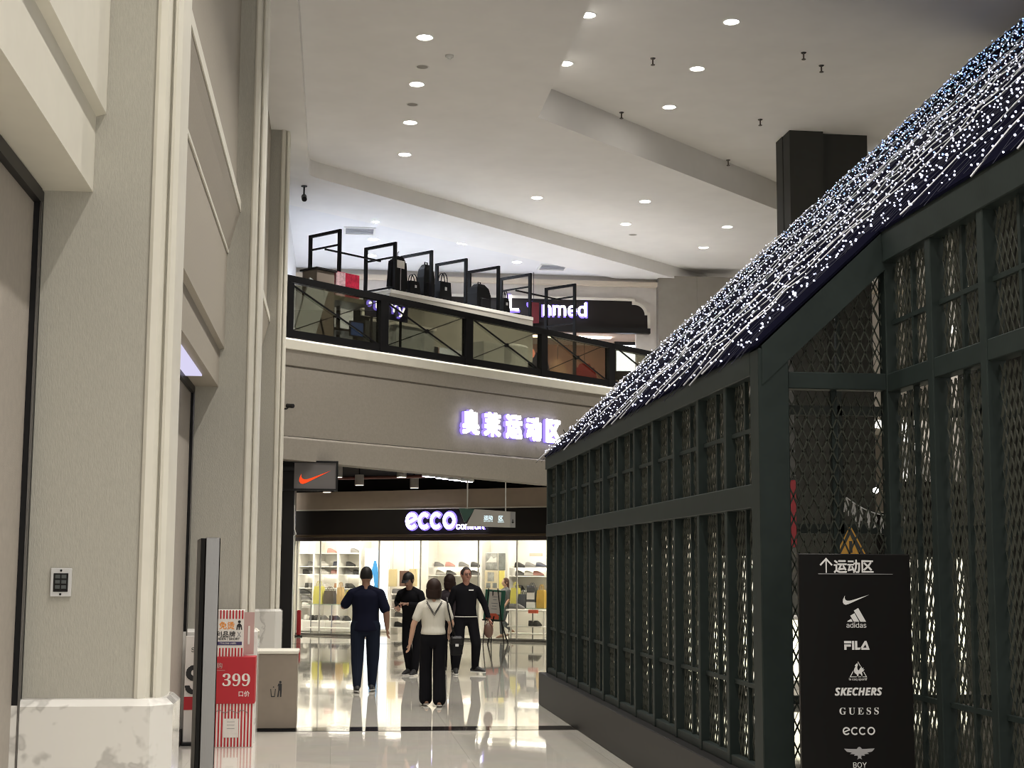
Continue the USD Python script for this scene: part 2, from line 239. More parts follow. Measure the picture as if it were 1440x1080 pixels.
# ================================================================ THE SETTING
struct("floor", prism([(-6, -6), (19, -6), (19, 46), (-6, 46)], -.1, 0), floorm)
struct("trim_1", box(-1.4, 2.52, 15.58, 15.98, .0005, .003), dark_granite)      # dark stone strip across the floor
struct("trim_2", box(-1.4, 12, 33.12, 33.17, .0005, .003), dark_granite)

# --- left wall: panels between three pilasters, headers with mouldings
struct("wall_left", box(-1.5, -1.40, -4, 21.6, 0, 8.1), panelm)
HEAD = [(-1.41, 3.37), (-1.146, 3.37), (-1.146, 3.73), (-1.10, 3.745), (-1.10, 4.70), (-1.085, 4.72), (-1.07, 4.78), (-1.02, 4.98), (-.99, 5.08), (-.985, 5.19), (-1.03, 5.21), (-1.03, 8.1), (-1.41, 8.1)]
def along_y(profile_xz, y0, y1):
    m = prism(profile_xz, 0, y1 - y0); return to(m, (0, y1, 0), (1, 0, 0), (0, 0, 1), (0, -1, 0))
bays = [(-4, 7.0), (7.44, 14.65), (15.09, 21.4)]
for a, b in bays:
    struct("trim_3", along_y(HEAD, a, b), cream if a < 0 else mat("header_taupe", (.36, .325, .27), .65, var=.05, scale=60))
    struct("trim_3", box(-1.03, -.978, a, b, 5.10, 5.20), cream); struct("trim_3", box(-1.10, -1.086, a, b, 4.685, 4.745), cream)
for a, b in bays[1:]:
    struct("baseboard_left", box(-1.40, -1.38, a, b, 0, .14), black_satin)
PIL = [(-1.42, 0), (-.878, 0), (-.878, .44), (-1.42, .44)]
TRIM = [(-.878, -.012), (-.862, -.02), (-.828, -.014), (-.815, .012), (-.811, .05), (-.803, .05), (-.799, .018), (-.785, .016), (-.765, .04), (-.757, .09), (-.757, .33), (-.80, .40), (-.878, .44)]
PLN = [(-1.41, -.055), (-.80, -.055), (-.71, .045), (-.71, .36), (-.80, .47), (-1.41, .47)]
for i, y0 in enumerate((7.0, 14.65, 21.4)):
    p = UsdGeom.Xform.Define(stage, path_for("/World", "wall_left_pilaster")); data(p.GetPrim(), kind="structure")
    sh = lambda P: [(x, y + y0) for x, y in P]
    struct("pier", prism(sh(PIL), 0, 8.1), paper, parent=str(p.GetPath()))
    struct("corner_moulding", prism(sh(TRIM), 1.0, 8.1), cream, True and 25, parent=str(p.GetPath()))
    lo, hi = prism(sh(PLN), 0, 1.0), []
    for z, o in ((1.0, 0.), (1.03, .0), (1.058, .03), (1.062, .045)):
        hi += [(x, y, z) for x, y in Polygon(sh(PLN)).buffer(-o, join_style=2).exterior.coords]
    struct("marble_plinth", lo, marble, parent=str(p.GetPath()))
    struct("plinth_capping", trimesh.convex.convex_hull(np.array(hi)), marble, 20, parent=str(p.GetPath()))
# shop fronts of the left wall: thin black frames with a bright reveal
for y0, y1 in ((-4, 7.0), (7.44, 14.65)):
    f = Thing("shopfront_frame", "thin black metal frame around the wall panel %s" % ("left of the nearest pilaster" if y0 < 0 else "between the first and second pilasters"), "frame", (-1.39, y1 - .03, 0))
    f.part("jamb", box(-1.40, -1.365, y1 - .05, y1 - .001, 0, 3.36), black_metal, world=True)
    f.part("head", box(-1.40, -1.365, y0 + .02, y1 - .05, 3.30, 3.365), black_metal, world=True)
    f.part("edge_strip", box(-1.372, -1.362, y1 - .058, y1 - .05, 0, 3.30), steel, world=True, label="bright metal edge strip")
# far left: black door post, wall on to the store
struct("wall_left_far", prism([(-1.4, 21.84), (-.95, 21.84), (-.95, 37.2), (-1.4, 37.2)], 0, 8.1), paper)

# --- ceilings
TRAY_OUT = Polygon([(-.53, -5), (-.53, 23.93), (6.56, 30.89), (14, 38.2), (19, 38.2), (19, -5)])
TRAY = TRAY_OUT.buffer(-.45).buffer(.45, quad_segs=8).union(sbox(0, -5, 19, 0))
REC = Polygon([(2.83, -5), (2.83, 21.13), (7.68, 25.93), (13, 31.2), (19, 31.2), (19, -5)])
ALL = Polygon([(-1.5, -5), (-1.5, 25.46), (-.89, 25.98), (5.87, 31.7), (12, 36.9), (19, 36.9), (19, -5)])
struct("ceiling", prism(TRAY.difference(REC), 8.18, 8.75), white_paint)
struct("ceiling_recess", prism(REC.buffer(.05), 8.69, 8.80), white_paint)
struct("ceiling_soffit", prism(ALL.difference(TRAY), 7.92, 8.3), white_paint)
LOW = Polygon([(-1.5, 25.46), (-.89, 25.98), (5.87, 31.7), (12, 36.9), (12, 38), (-1.5, 38)])
struct("ceiling_upper_shop", prism(LOW, 7.96, 8.1), cool_paint)

# --- upper floor slab with its fascia
SD = np.array([.74117, .67131, 0]); SN = np.array([-.67131, .74117, 0]); S0 = np.array([-.746, 21.912, 0])
def SL(s, n, z): return S0 + SD * s + SN * n + np.array([0, 0, z])
def slab_box(s0, s1, n0, n1, z0, z1, b=0):
    m = bev(s0, s1, n0, n1, z0, z1, b) if b else box(s0, s1, n0, n1, z0, z1)
    return to(m, S0, SD, SN, (0, 0, 1))
def slab_long(profile_nz, s0, s1):
    m = prism(profile_nz, 0, s1 - s0); return to(m, S0 + SD * s1, SN, (0, 0, 1), -SD)
struct("trim_4", slab_long([(-.05, 4.80), (-.05, 4.93), (-.02, 4.96), (.35, 4.96), (.35, 4.78), (0, 4.78)], -.25, 19), cream)      # light capping of the slab edge
struct("wall_slab_fascia", slab_long([(0, 3.53), (0, 4.535), (.015, 4.54), (.015, 4.56), (-.012, 4.565), (-.03, 4.79), (.35, 4.79), (.35, 3.53)], -.25, 19), fasciam)
lip = to(trimesh.convex.convex_hull(np.array([(s, n, z) for s, zb in ((-.25, 3.19), (5.9, 3.085), (19, 3.0)) for n, z in ((-.045, zb), (.25, zb), (-.045, 3.49), (.25, 3.55), (-.02, 3.52))])), S0, SD, SN, (0, 0, 1))
struct("trim_5", lip, fasciam)
SLAB = Polygon([tuple(SL(-.25, .1, 0)[:2]), tuple(SL(19, .1, 0)[:2]), (19, 46), (-1.4, 46), (-1.4, 22)])
struct("floor_upper", prism(SLAB, 4.70, 4.94), white_lam)
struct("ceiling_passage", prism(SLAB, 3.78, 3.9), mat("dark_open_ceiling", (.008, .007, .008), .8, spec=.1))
struct("wall_left_upper", box(-1.4, -.93, 24.5, 32, 4.94, 7.97), cool_paint)

struct("trim_10", box(-1.38, -1.22, 10.6, 13.7, 3.352, 3.366), glow("sign_glow_on_soffit", (.78, .74, 1.0), .9))  # glowing strip stands in for sign light falling on the soffit
# --- upper back wall with the shop opening
wb = Polygon([(-1.4, 4.94), (13, 4.94), (13, 8.0), (-1.4, 8.0)]).difference(Polygon([(1.3, 4.9), (6.42, 4.9), (6.42, 6.80), (1.3, 6.80)]))
struct("wall_back_upper", wallprism(wb, (0, 31.9, 0), (1, 0, 0), 0, .12), mat("upper_wall_paint", (.56, .52, .48), .7, var=.03))
struct("trim_6", along_y([(0, 0), (0, .07), (.03, .1), (.12, .1), (.12, 0)], 0, 14.2).apply_transform(trimesh.transformations.rotation_matrix(-math.pi / 2, [0, 0, 1])).apply_translation([-1.4, 31.9 - .12, 7.74]), mat("cornice_paint", (.60, .52, .42), .6))

# --- columns
for (x0, x1, y0, z0, z1, m) in ((7.16, 8.5, 22.92, 0, 8.69, "c2"), (6.87, 8.67, 31.55, 4.94, 7.97, "c3"), (8.76, 10.4, 19.6, 0, 8.69, "c1")):
    c = UsdGeom.Xform.Define(stage, path_for("/World", "wall_column")); data(c.GetPrim(), kind="structure"); cp = str(c.GetPath())
    mm = mat("column_dark_cladding", (.045, .045, .041), .6, spec=.15, var=.05, scale=4) if m != "c3" else mat("column_taupe_cladding", (.27, .245, .215), .6, var=.05, scale=5)
    d = .75
    if m == "c3":
        struct("core", box(x0, x1, y0, y0 + d, z0, z1), mm, parent=cp)
        struct("cladding_panel", box(x0 + .03, x0 + .84, y0 - .012, y0, z0, z1), mm, parent=cp); struct("cladding_panel", box(x0 + .86, x1 - .03, y0 - .012, y0, z0, z1), mm, parent=cp)
    else:
        struct("core", box(x0 + .03, x1, y0 + .12, y0 + d, z0, z1), mm, parent=cp)
        struct("cladding_panel", box(x0, x0 + .56, y0, y0 + .35, z0, z1), mm, parent=cp)
        struct("cladding_panel", box(x0 - .01, x0 + .1, y0 + .37, y0 + .72, z0, z1), mm, parent=cp)
# --- right-hand side of the mall, seen through the mesh: a lit shop front under the slab
struct("wall_right", box(18.5, 19, -5, 46, 0, 8.8), panelm)
struct("wall_back_right", box(5.6, 18.5, 36.2, 36.5, 1.97, 3.85), black_satin)
struct("window_1", box(5.6, 18.5, 36.4, 36.45, .12, 1.97), glow("shop_window_glow", (1.0, .93, .74), 1.3))

# ================================================================ LAMPS IN THE CEILINGS
def downlight(name, loc, label, group, m, r=.092):
    t = Thing(name, label, "ceiling light", loc, 0, group)
    t.part("trim_ring", lathe([(r, -.004), (r + .016, -.010), (r + .02, -.004), (r + .02, 0), (r, 0)], 24), white_plastic)
    t.part("lamp_lens", disc(r, (0, 0, -.0055), 24), m)
    return t
LM = glow("downlight_warm", (1.0, .955, .86), DOWNLIGHT)
LC = glow("downlight_cool", (.88, .93, 1.0), LOWLIGHT)
BN = [0]
def beam(x, y, z, L, m):
    """the lamp's beam, thrown down from just under its lens"""
    s = UsdLux.SphereLight.Define(stage, "/World/lamp_beams/beam_%03d" % BN[0]); BN[0] += 1
    s.CreateRadiusAttr(.08); s.CreateIntensityAttr(L); s.CreateColorAttr(Gf.Vec3f(*((1.0, .95, .88) if m is LM else (.78, .86, 1.0)))); s.AddTranslateOp().Set(Gf.Vec3d(x, y, z - .1))
    a = UsdLux.ShapingAPI.Apply(s.GetPrim()); a.CreateShapingConeAngleAttr(52 if m is LM else 75); a.CreateShapingConeSoftnessAttr(.8)
UsdGeom.Xform.Define(stage, "/World/lamp_beams")
order = ["first", "second", "third", "fourth", "fifth", "sixth", "seventh", "eighth"]
def lamps(rows, z, m, where, name):
    src = None
    for rname, x, ys in rows:
        for k, y in enumerate(ys):
            lab = f"round downlight in the {where}, {order[k] + ' of the ' if len(ys) > 1 else ''}{rname}"
            grp = None
            if y < 16.5: lab, grp = f"round recessed downlight in the {where}, overhead before those in view", "downlights overhead"
            beam(x, y, z, LOWBEAM if m is LC else BEAM * (.45 if z > 8.5 else 1), m)
            if src is None: src = downlight(name, (x, y, z), lab, grp, m)
            else: dup(src, (x, y, z), 0, lab, grp)
V = lambda ys, n: ys
lamps([("left row counted from the front", .985, (18.0, 19.84, 21.63, 23.38)), ("the lone one behind the recess corner", 3.447, (25.88,)), ("middle right pair counted from the front", 5.40, (25.88, 27.69)), ("far right pair counted from the front", 7.375, (27.65, 29.54)),
       ("row", .985, tuple(16.16 - 1.84 * k for k in range(8))), ("row", .985, (1.4, -.4, -2.3))], 8.18, LM, "main ceiling", "downlight")
lamps([("pair beside the recess edge", 3.09, (18.32, 20.2)), ("right row counted from the front", 4.97, (18.31, 20.17, 21.97)), ("row", 3.09, tuple(16.46 - 1.86 * k for k in range(8))), ("row", 3.09, (1.6, -.3, -2.2)), ("row", 4.97, tuple(16.45 - 1.86 * k for k in range(8))), ("row", 11.5, (13.0, 17.0, 21.0, 25.0))], 8.69, LM, "raised ceiling recess", "recess_downlight")
lamps([("left row from the front", .63, (27.08, 28.71, 30.27)), ("the middle one", 2.363, (28.79,)), ("the right-hand one", 3.647, (30.49,))], 7.96, LC, "low upper shop ceiling", "upper_downlight")
# other fittings on the ceilings
def speaker(loc, label):
    t = Thing("ceiling_speaker", label, "speaker", loc)
    t.part("rim", lathe([(.075, -.003), (.085, -.008), (.092, 0), (.075, 0)], 20), white_plastic)
    t.part("grille", disc(.076, (0, 0, -.002), 20), mat("grey_grille", (.30, .28, .25), .6))
speaker((1.02, 19.12, 8.18), "round grey ceiling speaker between the first and second lamps of the left row")
speaker((.974, 20.76, 8.18), "round grey ceiling speaker between the second and third lamps of the left row")
speaker((5.716, 28.58, 8.18), "round grey ceiling speaker near the far right downlights")
t = Thing("smoke_detector", "small white round smoke detector right of the nearest left-row downlight", "smoke detector", (1.34, 18.63, 8.18))
t.part("base", lathe([(0, 0), (.055, 0), (.055, -.02), (.04, -.035), (0, -.035)], 20), white_plastic); t.part("cap", lathe([(0, -.035), (.026, -.035), (.022, -.055), (0, -.055)], 16), white_plastic)
SP = None
for x, y, w in ((4.297, 22.345, "over the recess front edge"), (4.258, 19.829, "left of the middle recess downlight"), (6.257, 19.327, "in the upper middle of the recess"), (6.666, 19.806, "towards the right side of the recess"), (6.532, 22.417, "before the dark column"), (6.645, 24.797, "above the far corner of the recess edge")):
    lab = "small pendent sprinkler head " + w
    if SP is None:
        SP = Thing("sprinkler", lab, "sprinkler", (x, y, 8.69)); SP.part("escutcheon", lathe([(0, 0), (.04, 0), (.03, -.012), (0, -.012)], 14), steel); SP.part("nozzle", cat([cyl(.011, -.09, -.01), lathe([(0, -.09), (.03, -.092), (.03, -.1), (0, -.1)], 12)]), mat("sprinkler_metal", (.12, .1, .09), .4, 1.))
    else: dup(SP, (x, y, 8.69), 0, lab)
VT = None
for x, y, w in ((.35, 28.0, "above the left clothes rack"), (4.46, 30.9, "above the upper shop sign")):
    lab = "square white air vent in the low ceiling " + w
    if VT is None:
        VT = Thing("air_vent", lab, "vent", (x, y, 7.96))
        VT.part("frame", cat([box(-.3, .3, s * .28 - .02, s * .28 + .02, -.02, 0) for s in (-1, 1)] + [box(s * .28 - .02, s * .28 + .02, -.26, .26, -.02, 0) for s in (-1, 1)]), white_plastic)
        for k in range(4): VT.part("vane", bar((-.26, -.18 + k * .12, -.012), (.26, -.18 + k * .12, -.012), .07, .004), mat("vent_grey", (.33, .34, .37), .5))
    else: dup(VT, (x, y, 7.96), 0, lab)
t = Thing("security_camera", "black security camera hanging from the ceiling edge at upper left", "camera", (-.62, 24.6, 7.92))
t.part("ceiling_plate", cyl(.05, -.015, 0), black_metal); t.part("drop_rod", cyl(.014, -.16, -.01, n=10), black_metal)
t.part("camera_body", tube([(0, .05, -.17), (0, 0, -.19), (.01, -.1, -.25)], .045, 12), black_satin, 30); t.part("lens", tube([(.01, -.1, -.25), (.012, -.115, -.259)], .03, 12), mat("lens_glass", (.02, .02, .025), .05))

# --- under the slab
PL = None
for x, y, w in ((.03, 29.16, "just right of the orange-tick sign"), (.49, 31.9, "second from the left"), (-.2, 35.1, "over the left end of the shoe store"), (1.70, 32.8, "over the middle of the shoe store"), (1.25, 28.9, "nearest the slab edge, left of the light panels"), (2.66, 30.06, "right of the light panels")):
    lab = "surface-mounted cylinder lamp under the slab, " + w
    if PL is None:
        PL = Thing("passage_lamp", lab, "ceiling light", (x, y, 3.36)); PL.part("housing", lathe([(.085, 0), (.095, .005), (.095, .22), (0, .22)], 18), mat("lamp_housing", (.45, .42, .40), .4)); PL.part("stem", cyl(.015, .22, .42, n=8), black_metal)
        PL.part("lamp_lens", disc(.084, (0, 0, .012), 18), glow("passage_lamp_light", (1, .93, .82), 150))
    else: dup(PL, (x, y, 3.36), 0, lab)
PN = None
for k in range(4):
    lab = "cool white light panel hung under the slab edge, %s of four in a line" % order[k]
    lo = (1.66 + k * .27, 27.1 + k * .45, 3.26)
    if PN is None:
        PN = Thing("panel_lamp", lab, "ceiling light", lo, math.radians(59)); PN.part("tray", box(-.17, .17, -.05, .05, .012, .06), white_plastic); PN.part("diffuser", box(-.16, .16, -.045, .045, 0, .012), glow("panel_light", (.86, .86, 1), 7)); PN.part("hanger", cyl(.006, .06, .53, n=6), black_metal)
    else: dup(PN, lo, math.radians(59), lab)
dk = Thing("ceiling_duct", "dark red painted pipe run across the open ceiling in front of the shoe store", "pipe", (1.6, 31, 3.5))
dk.part("pipe", tube([(-.95, 33.6, 3.56), (1.8, 31.7, 3.55), (5.2, 29.4, 3.55)], .035, 10), mat("red_brown_pipe", (.20, .07, .06), .5), 40, world=True)
for q in ((-.2, 33.08), (2.4, 31.3), (4.4, 29.94)): dk.part("clip", box(q[0] - .03, q[0] + .03, q[1] - .03, q[1] + .03, 3.5, 3.78), black_metal, world=True)

# ================================================================ GREENHOUSE PAVILION
XA, XC, YB, YF, XR, ZR = 2.6, 3.42, 9.0, 18.42, 8.25, 8.28          # left wall, set-back wall, step, far gable, ridge
ZE = 3.04
SL_ = (ZR - ZE) / (XR - XA)
zroof = lambda x: ZE + (x - XA) * SL_ if x <= XR else ZR - (x - XR) * SL_
def diamond(poly, O, X, n, a=.064, b=.14, w=.017, th=.0032, tilt=50):
    """expanded metal: tilted strands between the nodes of a diamond lattice, inside poly (along X, up)"""
    x0, y0, x1, y1 = poly.bounds
    i, j = np.meshgrid(np.arange(int(x0 / a * 2) - 1, int(x1 / a * 2) + 2), np.arange(int(y0 / b * 2) - 1, int(y1 / b * 2) + 2), indexing="ij")
    k = ((i + j) % 2) == 0
    i, j = i[k], j[k]
    P = np.concatenate([np.stack([i * a / 2, j * b / 2], 1)] * 2).astype(float)
    Q = P + np.concatenate([np.tile([a / 2, b / 2], (len(i), 1)), np.tile([a / 2, -b / 2], (len(i), 1))])
    M = (P + Q) / 2
    import shapely
    ins = shapely.contains_xy(poly, M[:, 0], M[:, 1]); P, Q = P[ins], Q[ins]
    X = np.array(X, float); Z = np.array([0, 0, 1.]); Nn = np.array(n, float)
    p = np.array(O) + P[:, :1] * X + P[:, 1:] * Z; q = np.array(O) + Q[:, :1] * X + Q[:, 1:] * Z
    t = q - p; t /= np.linalg.norm(t, axis=1, keepdims=True)
    s = np.cross(t, Nn); s *= np.sign(s @ Z)[:, None]
    c, sn = math.cos(math.radians(tilt)), math.sin(math.radians(tilt))
    wv = (s * c + Nn * sn) * w / 2; tv = np.cross(t, wv); tv /= np.linalg.norm(tv, axis=1, keepdims=True); tv *= th / 2
    v = np.stack([p - wv - tv, p + wv - tv, p + wv + tv, p - wv + tv, q - wv - tv, q + wv - tv, q + wv + tv, q - wv + tv], 1).reshape(-1, 3)
    f0 = np.array([[0, 1, 5], [0, 5, 4], [1, 2, 6], [1, 6, 5], [2, 3, 7], [2, 7, 6], [3, 0, 4], [3, 4, 7]])
    f = (f0[None] + 8 * np.arange(len(p))[:, None, None]).reshape(-1, 3)
    return trimesh.Trimesh(v, f, process=False)
gh = Thing("greenhouse_pavilion", "large dark green house-shaped pavilion of metal posts and diamond mesh filling the right side", "pavilion", (XA, YF, 0))
G = lambda n, m, mm=green_metal, **k: gh.part(n, m, mm, world=True, **k)
# plinth
G("plinth", bev(XA - .09, XA + .22, YB - .02, YF + .1, 0, .385, .008), mat("plinth_black", (.012, .0115, .0115), .45, spec=.2, var=.15, scale=9))
G("plinth", bev(XA + .22, XC + .15, YB - .02, YB + .2, 0, .385, .008), MATS["plinth_black"])
G("plinth", bev(XC - .09, XC + .2, 2.4, YB - .03, 0, .385, .008), MATS["plinth_black"])
# left wall: 12 bays
G("corner_post", bev(XA - .02, XA + .175, YB - .02, YB + .17, .385, zroof(XA) - .03, .006))
step = (YF - YB - .08) / 12
for k in range(1, 13):
    y = YB + .06 + k * step
    G("post", bev(XA - .01, XA + .09, y - .035, y + .035, .385, ZE - .16, .005))
G("eave_beam", bev(XA - .02, XA + .12, YB + .17, YF + .08, ZE - .18, ZE, .006))
G("sill_rail", bev(XA + .0, XA + .09, YB + .17, YF, .385, .45, .004))
G("middle_rail", bev(XA - .015, XA + .095, YB + .17, YF + .03, 2.03, 2.18, .006))
for k in range(12):
    y0, y1 = YB + .06 + k * step + (.11 if k == 0 else .03), YB + .06 + (k + 1) * step - .03
    for z0, z1, zm in ((.44, 2.04, .92), (2.17, ZE - .17, 2.53)):
        yc = (y0 + y1) / 2
        G("mesh_panel", diamond(sbox(y0, z0, y1, z1), (XA + .055, 0, 0), (0, 1, 0), (-1, 0, 0), w=.0115, tilt=42), mesh_metal)
        G("muntin", box(XA + .03, XA + .06, yc - .016, yc + .016, z0, z1)); G("muntin", box(XA + .028, XA + .055, y0, y1, zm - .014, zm + .014))
# step face towards the camera
zs = 2.765
G("middle_rail", bev(XA + .175, XC + .06, YB, YB + .1, zs, zs + .105, .005))
G("post", bev(XC - .015, XC + .075, YB - .02, YB + .1, .385, zroof(XC) - .1, .005))
G("rake_beam", along_y([(XA + .004, zroof(XA) - .26), (XA + .004, zroof(XA) - .012), (XC + .1, zroof(XC + .1) - .01), (XC + .1, zroof(XC + .1) - .26)], YB - .025, YB + .12))
tri = Polygon([(XA + .16, zs + .1), (XC, zs + .1), (XC, zroof(XC) - .2), (XA + .16, zroof(XA + .16) - .2)])
G("mesh_panel", diamond(sbox(XA + .16, .385, XC, zs), (0, YB + .06, 0), (1, 0, 0), (0, -1, 0), w=.009, th=.006, tilt=0), mesh_metal)
G("mesh_panel", diamond(tri, (0, YB + .06, 0), (1, 0, 0), (0, -1, 0), w=.009, th=.006, tilt=0), mesh_metal)
G("muntin", box(3.075, 3.11, YB + .07, YB + .10, .385, zs))
# set-back wall running towards the camera
ys = [YB - .72 * k for k in range(1, 10)]
zc = zroof(XC)
G("eave_beam", bev(XC - .03, XC + .12, ys[-1], YB - .02, zc - .23, zc - .02, .006))
G("middle_rail", bev(XC - .013, XC + .083, ys[-1], YB - .02, zs - .015, zs + .1, .005))
G("sill_rail", bev(XC, XC + .08, ys[-1], YB - .02, .385, .45, .004))
for k, y in enumerate(ys):
    G("post", bev(XC - .02, XC + .09, y - .04, y + .04, .385, zc - .2, .005))
    y0, y1 = y + .04, (ys[k - 1] - .04 if k else YB - .02); yc = (y0 + y1) / 2
    for z0, z1, zm in ((.44, zs, .90), (zs + .1, zc - .22, 3.19)):
        G("mesh_panel", diamond(sbox(y0, z0, y1, z1), (XC + .055, 0, 0), (0, 1, 0), (-1, 0, 0), w=.0145, tilt=48), mesh_metal)
        G("muntin", box(XC + .03, XC + .06, yc - .016, yc + .016, z0, z1)); G("muntin", box(XC + .028, XC + .055, y0, y1, zm - .014, zm + .014))
# far gable and right wall
gab = Polygon([(XA, .1), (2 * XR - XA, .1), (2 * XR - XA, ZE), (XR, ZR - .1), (XA, ZE)])
G("mesh_panel", diamond(gab, (0, YF + .03, 0), (1, 0, 0), (0, -1, 0), a=.2, b=.42, w=.012), mesh_metal)
for x in np.linspace(XA + .9, 2 * XR - XA - .9, 11): G("post", box(x - .03, x + .03, YF, YF + .07, .385, zroof(x) - .1))
for z in (2.1, 3.6):
    e_ = XA + max(.05, (z + .3 - ZE) / SL_); G("middle_rail", box(e_, 2 * XR - e_, YF, YF + .07, z, z + .12))
G("sill_rail", box(XA + .2, 2 * XR - XA, YF - .04, YF + .06, 0, .10))
G("mesh_panel", diamond(sbox(4.8, .4, YF, ZE), (2 * XR - XA, 0, 0), (0, 1, 0), (-1, 0, 0), a=.14, b=.3, w=.02), mesh_metal)
for y in np.linspace(4.8, YF, 10): G("post", box(2 * XR - XA - .04, 2 * XR - XA + .04, y - .04, y + .04, 0, ZE))
# roof: dark sheet on rafters
def roof_sheet(xa, xb, y0, y1, off=.0, th=.02):
    za, zb = zroof(xa) + off, zroof(xb) + off
    return trimesh.convex.convex_hull(np.array([(x, y, z + d) for x, z in ((xa, za), (xb, zb)) for y in (y0, y1) for d in (0, th)]))
G("roof_sheet", roof_sheet(XA - .03, XR, YB - .02, YF + .08), navy_roof)
G("roof_sheet", roof_sheet(XC - .04, XR, 2.35, YB - .02), navy_roof)
G("roof_sheet", roof_sheet(XR, 2 * XR - XA, 2.35, YF + .08), navy_roof)
G("ridge_beam", box(XR - .06, XR + .06, 2.35, YF + .1, ZR - .12, ZR + .03))
for y in np.arange(YB + .8, YF, 1.57):
    G("rafter", bar((XA + .1, y, zroof(XA + .1) - .08), (XR, y, ZR - .08), .05, .12))
# things inside the pavilion
for x, y, w_ in ((5.25, 12.0, "behind the upper mesh at right"), (6.6, 16.0, "added to light the floor towards its far gable"), (9.8, 16.2, "added to light the floor at its far right"), (8.6, 11.5, "added to light the floor under the ridge"), (5.6, 7.4, "added to light the floor near its front right")):  # first bulb is real; the other four are added to brighten the floor
    t = Thing("pendant_or_fill_lamp", "small bright bulb hanging inside the pavilion, " + w_, "lamp", (x, y, 4.0))
    t.part("bulb", lathe([(0, -.05), (.03, -.045), (.045, -.01), (.035, .03), (0, .05)], 16), glow("bulb_warm", (1, .88, .70), 280), True); t.part("cord", cyl(.006, .05, zroof(x) - 4.03, n=6), black_metal); t.part("socket", cyl(.022, .03, .09, n=10), black_metal)
t = Thing("spot_bulb", "tiny white bulb on the bunting inside the pavilion, above the brand board", "lamp", (5.17, 14.0, 2.41))
t.part("bulb", lathe([(0, -.03), (.025, -.015), (.025, .015), (0, .03)], 12), glow("bulb_white", (1, 1, 1), 30), True); t.part("cord", cyl(.005, .03, 2.6, n=6), black_metal)
t = Thing("tinsel_garland", "silver tinsel garland drooping inside the pavilion behind the mesh", "garland", (4.85, 13.9, 2.3))
pts = [(4.84 + .07 * k, 13.9, 2.335 - .055 * k + .0045 * k * k) for k in range(9)]
t.part("string", tube(pts, .006, 5), silver_print, world=True)
rng = random.Random(4)
for k, p in enumerate(pts):
    t.part("tassel", cat([tube([p, (p[0] + rng.uniform(-.02, .02), p[1], p[2] - .06), (p[0] + rng.uniform(-.03, .03), p[1], p[2] - rng.uniform(.1, .2))], .006, 4) for _ in range(4)]), silver_print, world=True)
t = Thing("warning_sign", "yellow triangular warning sign with a black mark inside the pavilion, just above the brand board", "sign", (4.87, 13.9, 1.72))
t.part("plate", face(prism(Polygon([(-.17, 0), (.17, 0), (0, .32)]).buffer(.015), 0, .01), (4.87, 13.9, 1.72)), mat("warning_yellow", (.75, .38, .03), .5), world=True)
t.part("border", face(prism(Polygon([(-.17, 0), (.17, 0), (0, .32)]).difference(Polygon([(-.13, .025), (.13, .025), (0, .27)])), .01, .013), (4.87, 13.9, 1.72)), ink_black, world=True)
t.part("mark", face(prism(union_all([sbox(-.015, .09, .015, .2), sbox(-.015, .045, .015, .075)]), .01, .013), (4.87, 13.9, 1.72)), ink_black, world=True)
t.part("stand", box(4.85, 4.89, 13.915, 13.945, 0, 1.74), black_metal, world=True)
t = Thing("red_banner", "narrow red hanging banner inside the pavilion next to its corner post", "banner", (4.35, 14.0, 1.8))
t.part("cloth", bev(4.20, 4.375, 13.99, 14.01, 1.86, 2.50, .004), red_card, world=True); t.part("rod", bar((4.18, 14.0, 2.51), (4.40, 14.0, 2.51), .015), black_metal, world=True); t.part("stand", box(4.285, 4.30, 14.012, 14.03, 0, 2.5), black_metal, world=True)
# low lit cabinets at the far side; last two added to brighten the mesh
for k, (x, w, c) in enumerate(((6.1, 1.2, "corner"), (9.2, 1.6, "right-hand"), (3.5, 1.0, "far left-wall"), (4.8, 1.0, "middle left-wall"))):
    yc_ = 20.6 + k % 2 * 4 * (k < 2)
    t = Thing("display_or_fill_cabinet", "low lit yellow-white display cabinet seen through the pavilion's %s mesh" % c, "cabinet", (x + w / 2, 20.6 + k % 2 * 4 * (k < 2), 0))
    t.part("plinth", box(x, x + w, yc_, yc_ + .6, 0, .12), white_lam, world=True); t.part("lit_body", box(x + .02, x + w - .02, yc_ + .02, yc_ + .6, .12, .95), glow("cabinet_glow", (1, .95, .68), 2.2), world=True)
    t.part("top", bev(x - .02, x + w + .02, yc_ - .02, yc_ + .62, .95, 1.0), white_lam, world=True)

